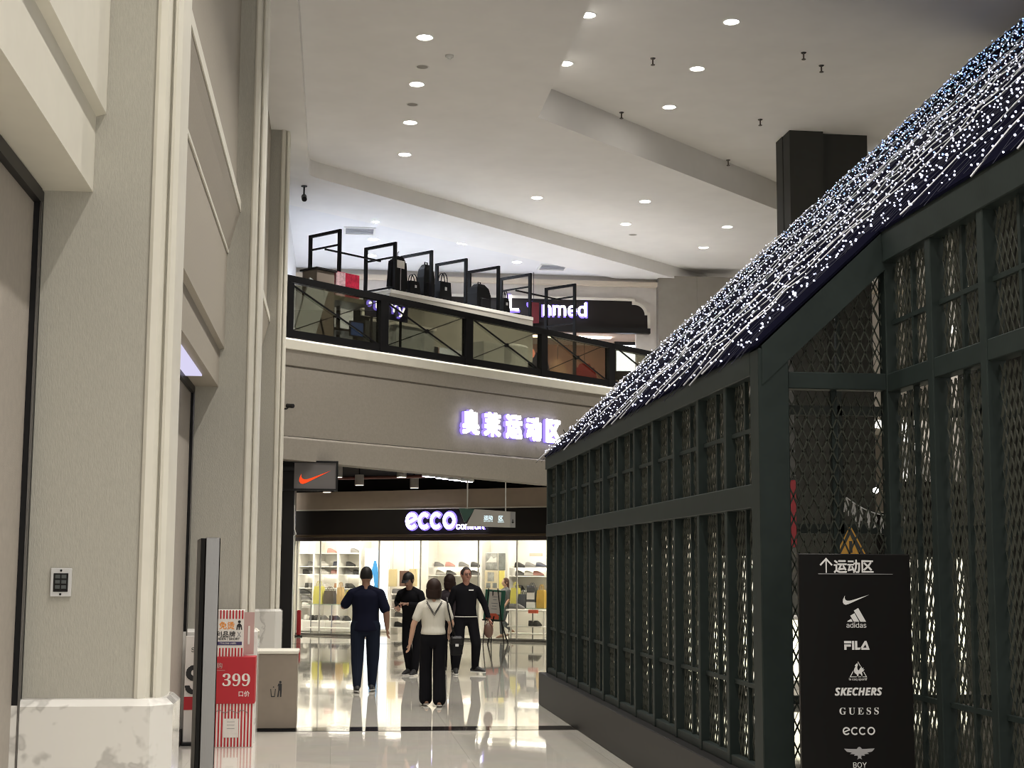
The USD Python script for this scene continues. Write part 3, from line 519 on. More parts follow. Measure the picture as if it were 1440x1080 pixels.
# fairy lights down the roof slope
rng = np.random.default_rng(7)
cable = mat("fairy_light_cable", (.018, .018, .03), .6, spec=.05); glint_cable = mat("cable_glint_tone", (.32, .32, .34), .35)  # glints along the cables are put into the paler colour
ledm = glow("fairy_led", (.74, .76, 1.0), LED); ledb = glow("fairy_led_blue", (.30, .48, 1.0), LED)
OCT = trimesh.creation.icosahedron()
UV = np.array([XR - XA, 0, ZR - ZE]); LEN = np.linalg.norm(UV); UV /= LEN; NV = np.array([-UV[2], 0, UV[0]])
def strand(y, xs, seg):
    smax = (XR - xs) / UV[0]
    k = int(smax / .16); s = np.linspace(-.10 + rng.uniform(-.09, .06), smax, k)
    w = np.cumsum(rng.normal(0, .008, k)); w -= np.linspace(w[0], w[-1], k); w += rng.normal(0, .01, k)
    lift = .035 + .03 * rng.random(k) ** 2; lift[:2] = .03
    slant = rng.normal(0, .05)
    base = np.array([xs, y, zroof(xs) + .02])
    p = base + s[:, None] * UV + lift[:, None] * NV + np.stack([0 * s, w + slant * s / smax, 0 * s], 1)
    p[0] += (0, 0, -.05 * rng.random())
    L = Thing("fairy_light_strand", "strand of white fairy lights draped down the pitched pavilion roof, %s" % seg, "fairy lights", p[-1], 0, "fairy light strands, " + seg)
    pale = rng.random() < .24; L.part("cable", tube(p, .0058 if pale else .0022, 4), glint_cable if pale else cable, world=True)
    ss = np.arange(0, smax, .135) + rng.uniform(-.03, .03, len(np.arange(0, smax, .135)))
    q = np.stack([np.interp(ss, s, p[:, c]) for c in range(3)], 1) + NV * .008 + rng.normal(0, .008, (len(ss), 3)) * [1, 2.2, 1]
    r = .0070 * rng.uniform(.7, 1.25, len(ss))
    v = (OCT.vertices[None] * r[:, None, None] + q[:, None]).reshape(-1, 3); f = (OCT.faces[None] + len(OCT.vertices) * np.arange(len(q))[:, None, None]).reshape(-1, 3)
    blue = (ss / smax + rng.normal(0, .22, len(ss))) > .72
    fb = np.repeat(blue, len(OCT.faces))
    for sel, mm in ((~fb, ledm), (fb, ledb)):
        if sel.any(): L.part("bulbs", trimesh.Trimesh(v, f[sel], process=True), mm, world=True, kind="stuff")
for y in (YB - .005, YB + .02, YB + .09): strand(y, XA - .02, "over the long left wall")
for y in np.arange(YB + .05, YF, .135): strand(y + rng.normal(0, .03), XA - .02, "over the long left wall")
for y in np.arange(2.5, YB, .135): strand(y + rng.normal(0, .03), XC - .02, "over the near set-back wall")

# brand board in front of the pavilion
BX, BY = 2.79, 7.9
bd = Thing("brand_board", "tall black directory board with white sports logos standing before the mesh pavilion", "sign", (BX, BY, 0))
bd.part("panel", bev(2.478, 3.10, BY, BY + .035, .06, 1.735, .004), board_black, world=True)
bd.part("foot", bev(2.44, 3.14, BY - .12, BY + .16, 0, .06, .006), black_metal, world=True)
def mk(name, m, x0, z0, w=None, mm=silver_print):
    if w: m = fit(m, w); O = (x0 + w / 2, BY - .0002, z0)
    else: O = (x0 - m.bounds[0][0], BY - .0002, z0)
    bd.part(name, face(m, O), mm, world=True)
mk("arrow", shape([union_all([sbox(-.045, -.5, .045, .42), LineString([(-.42, .02), (0, .45), (.42, .02)]).buffer(.055, cap_style=2, join_style=2)])], .072), 2.594, 1.633)
mk("lettering", glyphs(["运", "动", "区"], .075), 2.672, 1.632, .222)
mk("rule", prism([(0, 0), (.415, 0), (.415, .003), (0, .003)], 0, .002), 2.585, 1.626, mm=dim_print)
mk("curved_tick_logo", shape([SWOOSH], .148), 2.718, 1.463)
ad = [[(0, 0), (.28, 0), (.20, .14), (.03, .045)], [(.34, 0), (.62, 0), (.38, .42), (.16, .30)], [(.68, 0), (.97, 0), (.58, .68), (.35, .55)]]
mk("three_bar_logo", shape(ad, .104), 2.741, 1.373)
mk("lettering", latin("adidas", .03), 2.736, 1.341, .110)
fila = [sbox(0, .72, .84, 1), union_all([sbox(0, 0, .26, .62), sbox(0, .36, .78, .62)]), sbox(.92, 0, 1.17, 1), union_all([sbox(1.28, 0, 1.53, 1), sbox(1.28, 0, 2.0, .25)]), Polygon([(1.78, 0), (2.42, 1), (2.62, 1), (2.98, 0)]).difference(Polygon([(2.2, .24), (2.62, .24), (2.50, .62)])).difference(LineString([(1.62, -.05), (2.32, 1.1)]).buffer(.045))]
mk("lettering", shape(fila, .141), 2.721, 1.224)
tri_ = Polygon([(-.5, 0), (.5, 0), (0, .86)]); cock = Polygon([(-.12, .72), (-.2, .62), (-.14, .6), (-.2, .5), (-.26, .36), (-.2, .22), (-.1, .16), (-.06, .04), (.02, .1), (.0, .18), (.1, .2), (.17, .12), (.2, .04), (.24, .12), (.2, .26), (.3, .34), (.36, .42), (.26, .42), (.32, .52), (.2, .48), (.2, .58), (.1, .48), (.04, .36), (-.04, .42), (-.06, .56), (-.02, .66), (-.04, .78), (-.08, .74)])
mk("rooster_triangle_logo", shape([tri_.difference(tri_.buffer(-.035)).difference(cock.buffer(.05)), cock], .096), 2.748, 1.080)
mk("lettering", latin("le coq sportif", .012), 2.744, 1.060, .100)
mk("lettering", glyphs(["i" + c for c in "SKECHERS"], .05), 2.664, .983, .262)
mk("lettering", glyphs(["s" + c for c in "GUESS"], .05, gap=.014), 2.688, .884, .216)
mk("lettering", shape(ecco_shapes(.17), .178), 2.703, .777)
eagle = [Polygon([(-1, .55), (-.16, .52), (-.1, .62), (0, .66), (.1, .62), (.16, .52), (1, .55), (.82, .36), (.5, .3), (.62, .22), (.3, .2), (.36, .1), (.12, .12), (.1, -.02), (.16, -.12), (0, -.05), (-.16, -.12), (-.1, -.02), (-.12, .12), (-.36, .1), (-.3, .2), (-.62, .22), (-.5, .3), (-.82, .36)])]
mk("eagle_logo", shape(eagle, .168), 2.709, .650, mm=dim_print)
mk("lettering", latin("BOY", .04), 2.757, .607, .074); mk("lettering", latin("LONDON", .02), 2.757, .580, .074)

# ================================================================ LEFT FOREGROUND
kp = Thing("wall_keypad", "small white-framed keypad on the nearest beige pilaster", "keypad", (-1.215, 7.0, 1.513))
kp.part("frame", bev(-1.262, -1.170, 6.985, 7.0, 1.510, 1.637, .003), mat("grey_plastic", (.55, .55, .55), .35), world=True)
kp.part("face", bev(-1.248, -1.184, 6.982, 6.988, 1.532, 1.614, .001), black_satin, world=True)
for i in range(2):
    for j in range(3): kp.part("button", bev(-1.240 + i * .027, -1.219 + i * .027, 6.979, 6.983, 1.545 + j * .023, 1.561 + j * .023, .001), mat("button_grey", (.07, .08, .08), .4), world=True)
for z in (1.521, 1.626): kp.part("screw", to(cyl(.005, 0, .003, n=10), (-1.216, 6.985, z), (1, 0, 0), (0, 0, 1), (0, -1, 0)), black_metal, world=True)

st = Thing("steel_sign_stand", "tall brushed steel sign stand seen edge-on, black face to the left", "sign", (-.79, 9.75, 0))
rot = math.radians(7)
R = lambda m: m.apply_transform(trimesh.transformations.rotation_matrix(rot, [0, 0, 1], [-.79, 9.75, 0]))
st.part("steel_case", R(bev(-.825, -.735, 9.45, 10.1, .02, 1.825, .006)), steel, world=True)
st.part("black_face", R(bev(-.853, -.8255, 9.45, 10.1, .02, 1.82, .003)), board_black, world=True)
st.part("base_plate", R(bev(-.95, -.62, 9.4, 10.15, 0, .02, .004)), steel, world=True)

# white poster with S behind the stand
ps = Thing("leaning_poster", "narrow white poster with a large black S and red foot, behind the steel stand", "poster", (-1.2, 15.0, 0))
ps = ps; ps.part("board", bev(-1.365, -1.09, 14.50, 14.52, .02, 1.0, .003), white_card, world=True)
ps.part("red_band", box(-1.365, -1.09, 14.496, 14.5, .32, .44), red_card, world=True)
ps.part("letter", face(fit(latin("S", .3, bold=True), .2), (-1.26, 14.498, .46)), ink_black, world=True)
ps.part("small_print", face(fit(latin("SALE", .1), .14), (-1.24, 14.498, .85)), ink_black, world=True)
ps.part("foot", bev(-1.37, -1.08, 14.42, 14.60, 0, .03, .004), black_metal, world=True)

# promotional stand "399"
def stripes(x0, x1, z0, z1, y, n):
    w = (x1 - x0) / n / 2
    return cat([box(x0 + (2 * k + .5) * w, x0 + (2 * k + 1.5) * w, y - .0015, y, z0, z1) for k in range(n)])
pr = Thing("promotion_stand", "red and white striped promotion stand with a red 399 price panel beside the bin", "sign", (-.9, 14.35, 0))
Pp = lambda n, m, mm, **k: pr.part(n, m, mm, world=True, **k)
Pp("base_box", bev(-1.10, -.715, 14.28, 14.50, .0, .40, .003), white_card)
Pp("stripe_print", stripes(-1.10, -.715, .005, .395, 14.28, 13), red_card)
Pp("price_tag_card", box(-.985, -.845, 14.276, 14.2785, .09, .26), white_card); Pp("price_tag_print", cat([box(-.95, -.88, 14.2745, 14.276, z, z + .004) for z in (.23, .2, .17)]), dim_print)
Pp("script_print", tube([(-1.05 + .032 * k, 14.277, .325 + .014 * math.sin(k * 1.9)) for k in range(10)], .003, 4), mat("faded_ink", (.25, .18, .17), .6))
Pp("red_panel", bev(-1.115, -.705, 14.265, 14.51, .395, .82, .003), red_card)
Pp("price_lettering", face(fit(glyphs(["s3", "s9", "s9"], .2), .25), (-.875, 14.2648, .555)), white_card)
Pp("caption_lettering", face(fit(glyphs(["口", "价"], .07), .1), (-.80, 14.2648, .46)), white_card)
Pp("caption_lettering", face(fit(glyphs(["购"], .05), .05), (-1.03, 14.2648, .715)), pink_card); Pp("caption_rule", box(-1.07, -.98, 14.263, 14.265, .695, .699), pink_card)
Pp("top_box", bev(-1.105, -.82, 14.29, 14.50, .82, 1.245, .003), white_card)
Pp("stripe_print", stripes(-1.105, -.82, 1.165, 1.245, 14.29, 10), red_card); Pp("stripe_print", stripes(-1.105, -.82, .822, .90, 14.29, 10), red_card)
Pp("side_wing", trimesh.convex.convex_hull(np.array([(x, y, z) for z in (.835, 1.225) for x, y in ((-.819, 14.30), (-.73, 14.40), (-.735, 14.41), (-.819, 14.32))])), pink_card)
Pp("side_card", box(-.784, -.766, 14.333, 14.338, .93, 1.10), white_card)
Pp("poster_lettering", face(fit(glyphs(["免", "烫"], .08), .14), (-.975, 14.2898, 1.07)), ink_orange)
Pp("poster_lettering", face(fit(glyphs(["利", "品", "牌"], .06), .18), (-.985, 14.2898, .995)), ink_black)
Pp("poster_lettering", face(fit(latin("GREEN / SHORT", .02, bold=True), .22), (-.965, 14.2898, .968)), ink_black)
Pp("poster_lettering", face(fit(latin("x", .05), .04), (-.862, 14.2898, 1.0)), dim_print)
Pp("poster_band", box(-1.09, -.835, 14.287, 14.29, .925, .957), ink_indigo); Pp("poster_lettering", face(fit(latin("ITALIAN LABEL", .016), .15), (-.96, 14.287, .935)), white_card)
Pp("figure_print", face(shape([Polygon([(0, 0), (.1, .75), (.3, 1.0), (.5, 1.1), (.7, 1.0), (.9, .75), (1, 0), (.78, 0), (.72, .6), (.6, .3), (.6, 0), (.4, 0), (.4, .3), (.28, .6), (.22, 0)]), Point(.5, 1.35).buffer(.24)], .055), (-.862, 14.2898, 1.065)), ink_black)

# litter bin
bn = Thing("litter_bin", "taupe metal litter bin with a pale lid and black litter pictogram", "bin", (-.56, 15.9, 0))
Bb = lambda n, m, mm, **k: bn.part(n, m, mm, world=True, **k)
Bb("body", bev(-.775, -.352, 15.70, 16.12, .02, .765, .006), taupe_bin); Bb("lid", bev(-.785, -.342, 15.69, 16.13, .765, .80, .006), cream); Bb("kick_plate", box(-.765, -.362, 15.715, 16.1, 0, .02), black_metal)
fig = [Point(.62, .93).buffer(.075), Polygon([(.5, .84), (.66, .84), (.72, .8), (.72, .42), (.70, 0), (.62, 0), (.6, .4), (.57, .4), (.52, 0), (.44, 0), (.5, .42), (.5, .7), (.36, .58), (.4, .53)]), Polygon([(.0, .5), (.05, .5), (.1, .06), (.26, .06), (.3, .5), (.35, .5), (.3, 0), (.06, 0)]), Point(.2, .62).buffer(.04)]
Bb("pictogram", face(shape(fig, .115), (-.562, 15.6998, .335)), ink_black)

# blade sign and black post of the sports shop
po = Thing("black_shop_post", "black steel shop front post beyond the third pilaster, a white cable down its side", "post", (-.71, 22.55, 0))
po.part("post", bev(-.83, -.605, 22.4, 22.6, 0, 3.2, .006), black_satin, world=True)
po.part("cable", tube([(-.60, 22.42, 2.55), (-.592, 22.42, 2.2), (-.565, 22.42, 2.12), (-.598, 22.42, 2.1), (-.596, 22.42, .4)], .008, 6), white_plastic, world=True)
po.part("side_channel", bev(-.604, -.585, 22.44, 22.56, 2.1, 2.5, .003), steel, world=True)
ns = Thing("blade_sign", "grey hanging blade sign with an orange curved tick, black framed", "sign", (-.4, 22.3, 2.76))
ns.part("frame", cat([box(-.82, .03, 22.26, 22.34, 3.165, 3.195), box(-.82, .03, 22.26, 22.34, 2.755, 2.785), box(-.82, -.79, 22.26, 22.34, 2.785, 3.165), box(.0, .03, 22.26, 22.34, 2.785, 3.165)]), black_metal, world=True)
ns.part("panel", box(-.61, .0, 22.275, 22.325, 2.785, 3.165), mat("sign_grey", (.135, .125, .125), .5), world=True)
ns.part("curved_tick_logo", face(shape([SWOOSH], .47), (-.30, 22.275, 2.865), X=(.995, 0, .07), Zd=(-.07, 0, .995)), glow("tick_orange", (1.0, .085, .02), 1.0), world=True)
ns.part("bracket", box(-.82, -.61, 22.29, 22.31, 3.05, 3.10), black_metal, world=True)
wc = Thing("wall_camera", "small black bullet camera on the edge of the third pilaster", "camera", (-.74, 21.85, 3.9))
wc.part("arm", tube([(-.80, 21.75, 3.90), (-.72, 21.7, 3.90), (-.70, 21.7, 3.92)], .012, 8), black_metal, world=True); wc.part("camera_body", tube([(-.72, 21.72, 3.945), (-.63, 21.66, 3.935)], .032, 12), black_satin, world=True); wc.part("lens", tube([(-.63, 21.66, 3.935), (-.622, 21.655, 3.934)], .024, 12), MATS["lens_glass"], world=True)

# lit sign on the slab fascia: halo letters on stand-offs
sg = Thing("fascia_lettering", "large backlit white Chinese letters with a violet halo on the beige slab fascia", "sign", SL(4.9, -.1, 3.8))
for k, (ch, s0, s1) in enumerate((("奥", 3.65, 4.05), ("莱", 4.17, 4.58), ("运", 4.71, 5.13), ("动", 5.24, 5.64), ("区", 5.76, 6.16))):
    for nm, grow, n0, dep, mm in (("letter_face", .012, -.115, .015, led_white), ("halo_back", .035, -.06, .02, led_violet)):
        m = glyphs([ch], .40, depth=dep, grow=grow); b = m.bounds; m.apply_translation([-(b[0][0] + b[1][0]) / 2, -(b[0][1] + b[1][1]) / 2, 0]); m.apply_scale([(s1 - s0) / (b[1][0] - b[0][0]), .41 / (b[1][1] - b[0][1]), 1])
        sg.part(nm, face(m, SL((s0 + s1) / 2, n0 + dep, 4.015), SD, (0, 0, 1)), mm, world=True)
    sg.part("stand_off", cat([to(cyl(.012, 0, .06, n=8), SL((s0 + s1) / 2 + d, 0, 4.0), SD, (0, 0, 1), -SN) for d in (-.1, .1)]), steel, world=True)

# hanging wayfinding sign
def back(m, k=1.045):
    m = m.copy(); m.vertices = (m.vertices - EYE) * k + EYE; return m
hs = Thing("hanging_direction_sign", "grey hanging direction sign with a green slanted end on two rods", "sign", (2.5, 25, 2.45))
hs.part("panel", back(face(prism([(2.16, 2.33), (2.985, 2.315), (2.985, 2.575), (2.30, 2.615)], 0, .05), (0, 25.03, 0))), mat("sign_silver", (.42, .40, .37), .4, .3), world=True)
hs.part("green_end", back(face(prism([(2.04, 2.63), (2.30, 2.615), (2.16, 2.40), (2.13, 2.40)], 0, .05), (0, 25.03, 0))), mat("sign_green", (.015, .085, .06), .4), world=True)
hs.part("end_cap", back(face(prism([(2.90, 2.316), (2.985, 2.315), (2.985, 2.575), (2.90, 2.58)], .05, .055), (0, 25.03, 0))), dim_print, world=True)
for x in (2.18, 2.82): hs.part("rod", back(cyl(.011, 2.58 if x > 2.5 else 2.6, 3.68, (x, 25.0), 8)), white_plastic, world=True)
hs.part("lettering", back(face(fit(glyphs(["运", "动"], .1), .15), (2.53, 24.978, 2.44))), glow("sign_print_light", (.75, .95, 1), 1.2), world=True)
hs.part("lettering", back(face(fit(latin("SPORTS", .03), .15), (2.53, 24.978, 2.405))), MATS["sign_print_light"], world=True)
hs.part("lettering", back(face(fit(glyphs(["区"], .07), .08), (2.74, 24.978, 2.43))), MATS["sign_print_light"], world=True); hs.part("lettering", back(face(fit(latin("AREA", .02), .1), (2.74, 24.978, 2.395))), MATS["sign_print_light"], world=True)
hs.part("arrow", back(face(shape([Polygon([(-.5, .6), (0, 0), (.5, .6), (.15, .6), (.15, 1.4), (-.15, 1.4), (-.15, .6)])], .05), (2.94, 24.97, 2.38))), black_metal, world=True)

# ================================================================ UPPER LEVEL
rail = mat("railing_black", (.007, .007, .008), .45, spec=.2)
smoke = pane("smoked_rail_glass", (.60, .60, .52), .11)
spos = [.07, 2.01, 3.97, 5.91, 7.86, 9.82, 11.77]
names = ["leftmost", "second from left", "third from left", "fourth from left", "fifth, meeting the roof", "sixth, behind the roof"]
for k in range(6):
    a, b = spos[k], spos[k + 1]
    t = Thing("glass_railing", "black railing bay with smoked glass and crossed rods, %s" % names[k], "railing", SL((a + b) / 2, .1, 4.96), 0, None)
    Rr = lambda n, m, mm, **kw: t.part(n, m, mm, world=True, **kw)
    zt = lambda s: 5.895 - .013 * s
    Rr("post", slab_box(a - .085, a + .085, .05, .15, 4.96, 5.80), rail)
    Rr("top_rail", bar(SL(a - .08, .1, zt(a) - .035), SL(b - .08, .1, zt(b) - .035), .1, .10), rail)
    Rr("bottom_rail", slab_box(a + .085, b - .085, .06, .14, 4.99, 5.10), rail)
    Rr("pane", slab_box(a + .085, b - .085, .105, .115, 5.1, 5.79), smoke, label="smoked glass pane")
    Rr("diagonal_rod", bar(SL(a + .085, .08, 5.77), SL(b - .085, .08, 5.08), .022), rail)
    Rr("diagonal_rod", bar(SL(a + .085, .13, 5.09), SL(b - .085, .13, 5.77), .014), rail)
    c = SL((a + b) / 2, .09, 5.43); Rr("centre_boss", to(cyl(.035, -.02, .02, n=12), c, SD, (0, 0, 1), -SN), rail)
# clothes racks: portal frames across the display
fr = mat("rack_black", (.006, .006, .007), .5, spec=.15)
n0, n1 = 1.62, 2.35
def gate(s, bars=()):
    ms = [slab_box(s - .02, s + .02, n - .03, n + .03, 4.94, 7.24) for n in (n0, n1)]
    return ms, slab_box(s - .02, s + .02, n0 - .03, n1 + .03, 7.19, 7.24), [slab_box(s - .012, s + .012, n0, n1, z - .015, z + .015) for z in bars]
S_ = [2.45, 3.74, 4.64, 5.54, 6.43, 7.34, 8.70]
spare = [(6.98, 6.45, 5.95), (6.98, 6.45), (), (), (), (6.98,), (6.98, 6.45)]
for k, s in enumerate(S_):
    t = Thing("clothes_rack_frame", "tall black portal frame standing behind the railing, %s from the left" % order[k], "rack", SL(s, 1.98, 4.94))
    l, top, br = gate(s, spare[k])
    for m in l: t.part("upright", m, fr, world=True)
    t.part("top_bar", top, fr, world=True)
    for m in br: t.part("cross_bar", m, fr, world=True)
    if k in (0, 5): t.part("hanging_rod", bar(SL(s, 1.98, 6.95), SL(S_[k + 1], 1.98, 6.95), .028), fr, world=True)
ct = Thing("display_counter", "long white display counter running behind the railing under the portal frames", "counter", SL(5.3, 1.7, 4.94))
ct.part("counter_top", slab_box(3.5, 7.25, 1.45, 2.15, 6.30, 6.36, .006), white_lam, world=True)
for s in (3.6, 5.4, 7.1): ct.part("trestle", slab_box(s - .03, s + .03, 1.5, 2.1, 4.94, 6.30), white_lam, world=True)
ct.part("front_panel", slab_box(3.5, 7.25, 1.47, 1.49, 5.5, 6.30), mat("counter_front", (.42, .40, .36), .5), world=True)
bagm = mat("black_nylon", (.009, .009, .010), .7, spec=.15, bump=.2, bscale=60)
def bag(s, n, z, w, h, d, kind, label):
    t = Thing({"back": "backpack", "tote": "tote_bag", "jacket": "hanging_jacket", "purse": "handbag"}[kind], label, {"back": "backpack", "tote": "bag", "jacket": "jacket", "purse": "bag"}[kind], SL(s, n, z))
    P = lambda nm, m, mm=bagm, sm=False: t.part(nm, to(m, SL(s, n, z), SD, SN, (0, 0, 1)), mm, sm, world=True)
    if kind == "back":
        pts = np.array([(sx * w / 2 * q, sy * d / 2 * q, zz * h) for zz, q in ((0, .92), (.12, 1), (.6, 1), (.85, .82), (1, .45)) for sx in (-1, 1) for sy in (-1, 1)])
        P("body", trimesh.convex.convex_hull(pts)); P("front_pocket", bev(-w * .32, w * .32, -d * .72, -d * .45, h * .1, h * .45, .02))
        P("handle", tube([(-.04, 0, h * .97), (-.03, 0, h * 1.08), (.03, 0, h * 1.08), (.04, 0, h * .97)], .012)); P("shoulder_strap", tube([(w * .3, d * .4, h * .9), (w * .55, d * .7, h * .55), (w * .4, d * .5, h * .1)], .016))
    elif kind == "jacket":
        P("body", trimesh.convex.convex_hull(np.array([(x, y, zz) for y in (-d / 2, d / 2) for x, zz in ((-w * .38, 0), (w * .38, 0), (w * .42, h * .7), (w * .28, h * .92), (-w * .28, h * .92), (-w * .42, h * .7))])))
        for q in (-1, 1): P("sleeve", bar((q * w * .38, 0, h * .85), (q * w * .5, 0, h * .1), .09, .08))
        P("collar", bev(-.07, .07, -d * .5, d * .5, h * .88, h, .01)); P("white_insert", box(-.09, .09, -d / 2 - .006, -d / 2, h * .66, h * .88), white_card)
        P("zip", box(-.008, .008, -d / 2 - .006, -d / 2, .02, h * .66), dim_print); P("hook", tube([(0, 0, h), (0, 0, h + .08), (.03, 0, h + .1)], .006))
    else:
        P("body", trimesh.convex.convex_hull(np.array([(x, y, zz) for zz, q in ((0, 1), (h, .82 if kind == "tote" else .7)) for x in (-w / 2 * q, w / 2 * q) for y in (-d / 2 * q, d / 2 * q)])))
        a = np.linspace(0, math.pi, 9)
        for q in (-1, 1): P("handle", tube([(w * .25 * math.cos(v), q * d * .2, h + h * .42 * math.sin(v)) for v in a], .009))
        P("clasp", box(-.02, .02, -d / 2 - .004, -d / 2 + .01, h * .6, h * .75), silver_print)
bag(3.98, 1.8, 6.42, .36, .62, .16, "jacket", "black jacket with a white chest hung by the second portal frame")
bag(4.36, 1.8, 6.36, .30, .30, .16, "purse", "small black bag on the counter left of the hanging backpack")
bag(4.74, 1.85, 6.42, .28, .60, .18, "back", "tall black backpack hung beside the third portal frame")
bag(5.13, 1.8, 6.36, .33, .40, .16, "tote", "black tote with upright handles on the counter, left of the fourth portal frame")
bag(6.10, 1.8, 6.36, .38, .50, .24, "back", "bulky black backpack on the counter by the fifth portal frame")
bag(6.82, 1.8, 6.36, .20, .34, .12, "purse", "small dark purse with a tall loop handle at the counter's right end")
# things behind the left railing bays
def up(name, label, c, mesh, mm, extra=()):
    t = Thing(name, label, c, mesh.bounds.mean(0) * [1, 1, 0] + [0, 0, mesh.bounds[0][2]])
    t.part(extra[0][3] if extra and len(extra[0]) > 3 else "body", mesh, mm, world=True)
    for e in extra: t.part(e[0], e[1], e[2], world=True)
    return t
brown = mat("brown_board", (.17, .14, .115), .6); grey_w = mat("pale_grey_panel", (.40, .42, .43), .4)
up("brown_pedestal", "tall brown pedestal box behind the leftmost railing bay", "pedestal", slab_box(1.42, 1.80, 1.0, 1.35, 4.94, 6.33, .006), brown, [("cap", slab_box(1.39, 1.83, .97, 1.38, 6.33, 6.36), black_satin)])
m = bar(SL(1.10, .9, 5.25), SL(1.42, .95, 6.08), .42, .03, up=tuple(SN)); up("tilted_display_board", "pale tilted display board leaning at the far left end of the railing", "board", m, grey_w, [("easel_leg", bar(SL(1.25, 1.0, 4.94), SL(1.55, 1.0, 6.0), .03), black_metal), ("easel_leg", bar(SL(1.62, .9, 4.94), SL(1.35, 1.0, 6.0), .03), black_metal)])
up("red_gift_box", "big red patterned box on a shelf behind the leftmost railing bay", "box", slab_box(2.10, 2.62, 1.3, 1.7, 6.02, 6.44, .005), mat("red_foil", (.35, .012, .04), .35, var=.5, scale=14), [("white_corner", slab_box(2.095, 2.3, 1.295, 1.31, 6.03, 6.43), mat("silver_foil", (.45, .30, .33), .35, var=.4, scale=22))])
up("shelf_unit", "olive shelf unit with boxes under the red patterned box", "shelf", slab_box(1.95, 2.95, 1.2, 1.75, 5.94, 6.02, .004), mat("olive_shelf", (.10, .095, .06), .5), [("shelf_board", slab_box(1.95, 2.95, 1.2, 1.75, 5.45, 5.49), black_satin), ("side_panel", slab_box(1.95, 1.99, 1.2, 1.75, 4.94, 5.94), black_satin), ("side_panel", slab_box(2.91, 2.95, 1.2, 1.75, 4.94, 5.94), black_satin)])
up("monitor", "small monitor with a blue screen behind the leftmost railing bay", "monitor", slab_box(1.95, 2.25, .78, .81, 5.30, 5.55, .004), black_satin, [("screen", slab_box(1.97, 2.23, .775, .78, 5.32, 5.53), glow("blue_screen", (.08, .13, .32), .6)), ("stand", slab_box(2.07, 2.13, .8, .84, 4.94, 5.32), black_satin)])
up("carton", "dark carton beside the blue monitor behind the railing", "box", slab_box(2.3, 2.62, .8, 1.1, 5.2, 5.6, .004), mat("dark_carton", (.06, .065, .07), .6), [("base", slab_box(2.28, 2.64, .78, 1.12, 4.94, 5.2), brown)])
for k, (s, z) in enumerate(((2.55, 5.75), (2.75, 5.6), (2.72, 5.45))):
    up("white_box", "white shoe box %s under the red box's shelf" % ("topmost of the three", "middle of the three", "lowest of the three")[k] if k else "white shoe box topmost of the three under the red box's shelf", "box", slab_box(s, s + .35, 1.15 - .02 * k, 1.19, z, z + .12, .003), white_lam, [("lid", slab_box(s - .005, s + .355, 1.14 - .02 * k, 1.19, z + .09, z + .125), white_card)])
up("low_plinth", "pale low display plinth behind the second railing bay", "plinth", slab_box(3.0, 3.9, .8, 1.4, 4.94, 5.62, .006), grey_w, [("plinth_top", slab_box(2.97, 3.93, .78, 1.42, 5.62, 5.66), white_lam)])
up("pale_cabinet", "pale rectangular cabinet behind the right half of the third railing bay", "cabinet", slab_box(5.25, 5.80, .9, 1.3, 4.94, 5.62, .005), mat("cabinet_pale", (.46, .46, .44), .5), [("plinth", slab_box(5.27, 5.78, .92, 1.28, 4.90, 4.94), black_satin)])
up("pale_partition", "pale rounded partition behind the left part of the fourth railing bay", "partition", slab_box(6.05, 6.5, .9, 1.2, 4.94, 5.68, .05), mat("cabinet_pale", (.46, .46, .44), .5), [("foot", slab_box(6.02, 6.53, .88, 1.22, 4.90, 4.95), black_satin)])
# lit letters added to imitate a sign reflected in the railing glass
lt = Thing("sign_reflection_lettering", "small white violet-glowing letters added behind the second railing bay to imitate a reflected sign", "sign", SL(2.6, .55, 4.94))
for ch, s_, w, z, h in (("l", 2.26, .05, 5.75, .15), ("·", 2.12, .07, 5.79, .06), ("·", 2.40, .05, 5.86, .04), ("Y", 2.64, .18, 5.74, .15), ("y", 2.82, .15, 5.68, .16)):
    m = fit(latin(ch, .16, bold=True), w); m.apply_scale([1, h / (m.bounds[1][1] - m.bounds[0][1]), 1])
    lt.part("letter_face", face(m, SL(s_, .50, z), SD), glow("reflected_letter", (.9, .88, 1), 4), world=True)
    p = fit(latin(ch, .16, bold=True), w + .05); p.apply_scale([1, (h + .05) / (p.bounds[1][1] - p.bounds[0][1]), 1]); lt.part("letter_halo", face(p, SL(s_, .53, z - .025), SD), led_violet, world=True)
lt.part("reflection_back_board", slab_box(2.06, 3.0, .54, .57, 5.62, 5.96), mat("reflection_navy", (.008, .007, .03), .5), world=True)
for s_ in (2.2, 2.85): lt.part("leg", slab_box(s_ - .015, s_ + .015, .54, .57, 4.94, 5.62), black_metal, world=True)

# upper shop: dark fascia with stepped cream border, lettering, warm interior
us = Thing("upper_shop_sign", "dark upper shop fascia with a cream stepped border and white violet-glowing letters", "sign", (4, 31.8, 6.8))
a = np.radians(np.linspace(90, 0, 10)); curve = [(6.38 + .22 * math.cos(v), 7.12 + .22 * math.sin(v)) for v in a]
inner = Polygon([(1.2, 6.80), (1.2, 7.42), (6.32, 7.42), (6.32, 7.34)] + curve + [(6.66, 7.12), (6.66, 6.80)])
us.part("fascia_panel", wallprism(inner, (0, 31.78, 0), (1, 0, 0), 0, .05), mat("fascia_dark_brown", (.014, .011, .010), .5, spec=.2), world=True)
us.part("border", wallprism(inner.buffer(.055, join_style=2).difference(inner).difference(sbox(0, 6, 9, 6.80)), (0, 31.78, 0), (1, 0, 0), 0, .09), mat("border_cream", (.66, .62, .54), .5), world=True)
us.part("canopy", box(1.2, 6.70, 31.6, 31.75, 6.70, 6.81), black_satin, world=True)
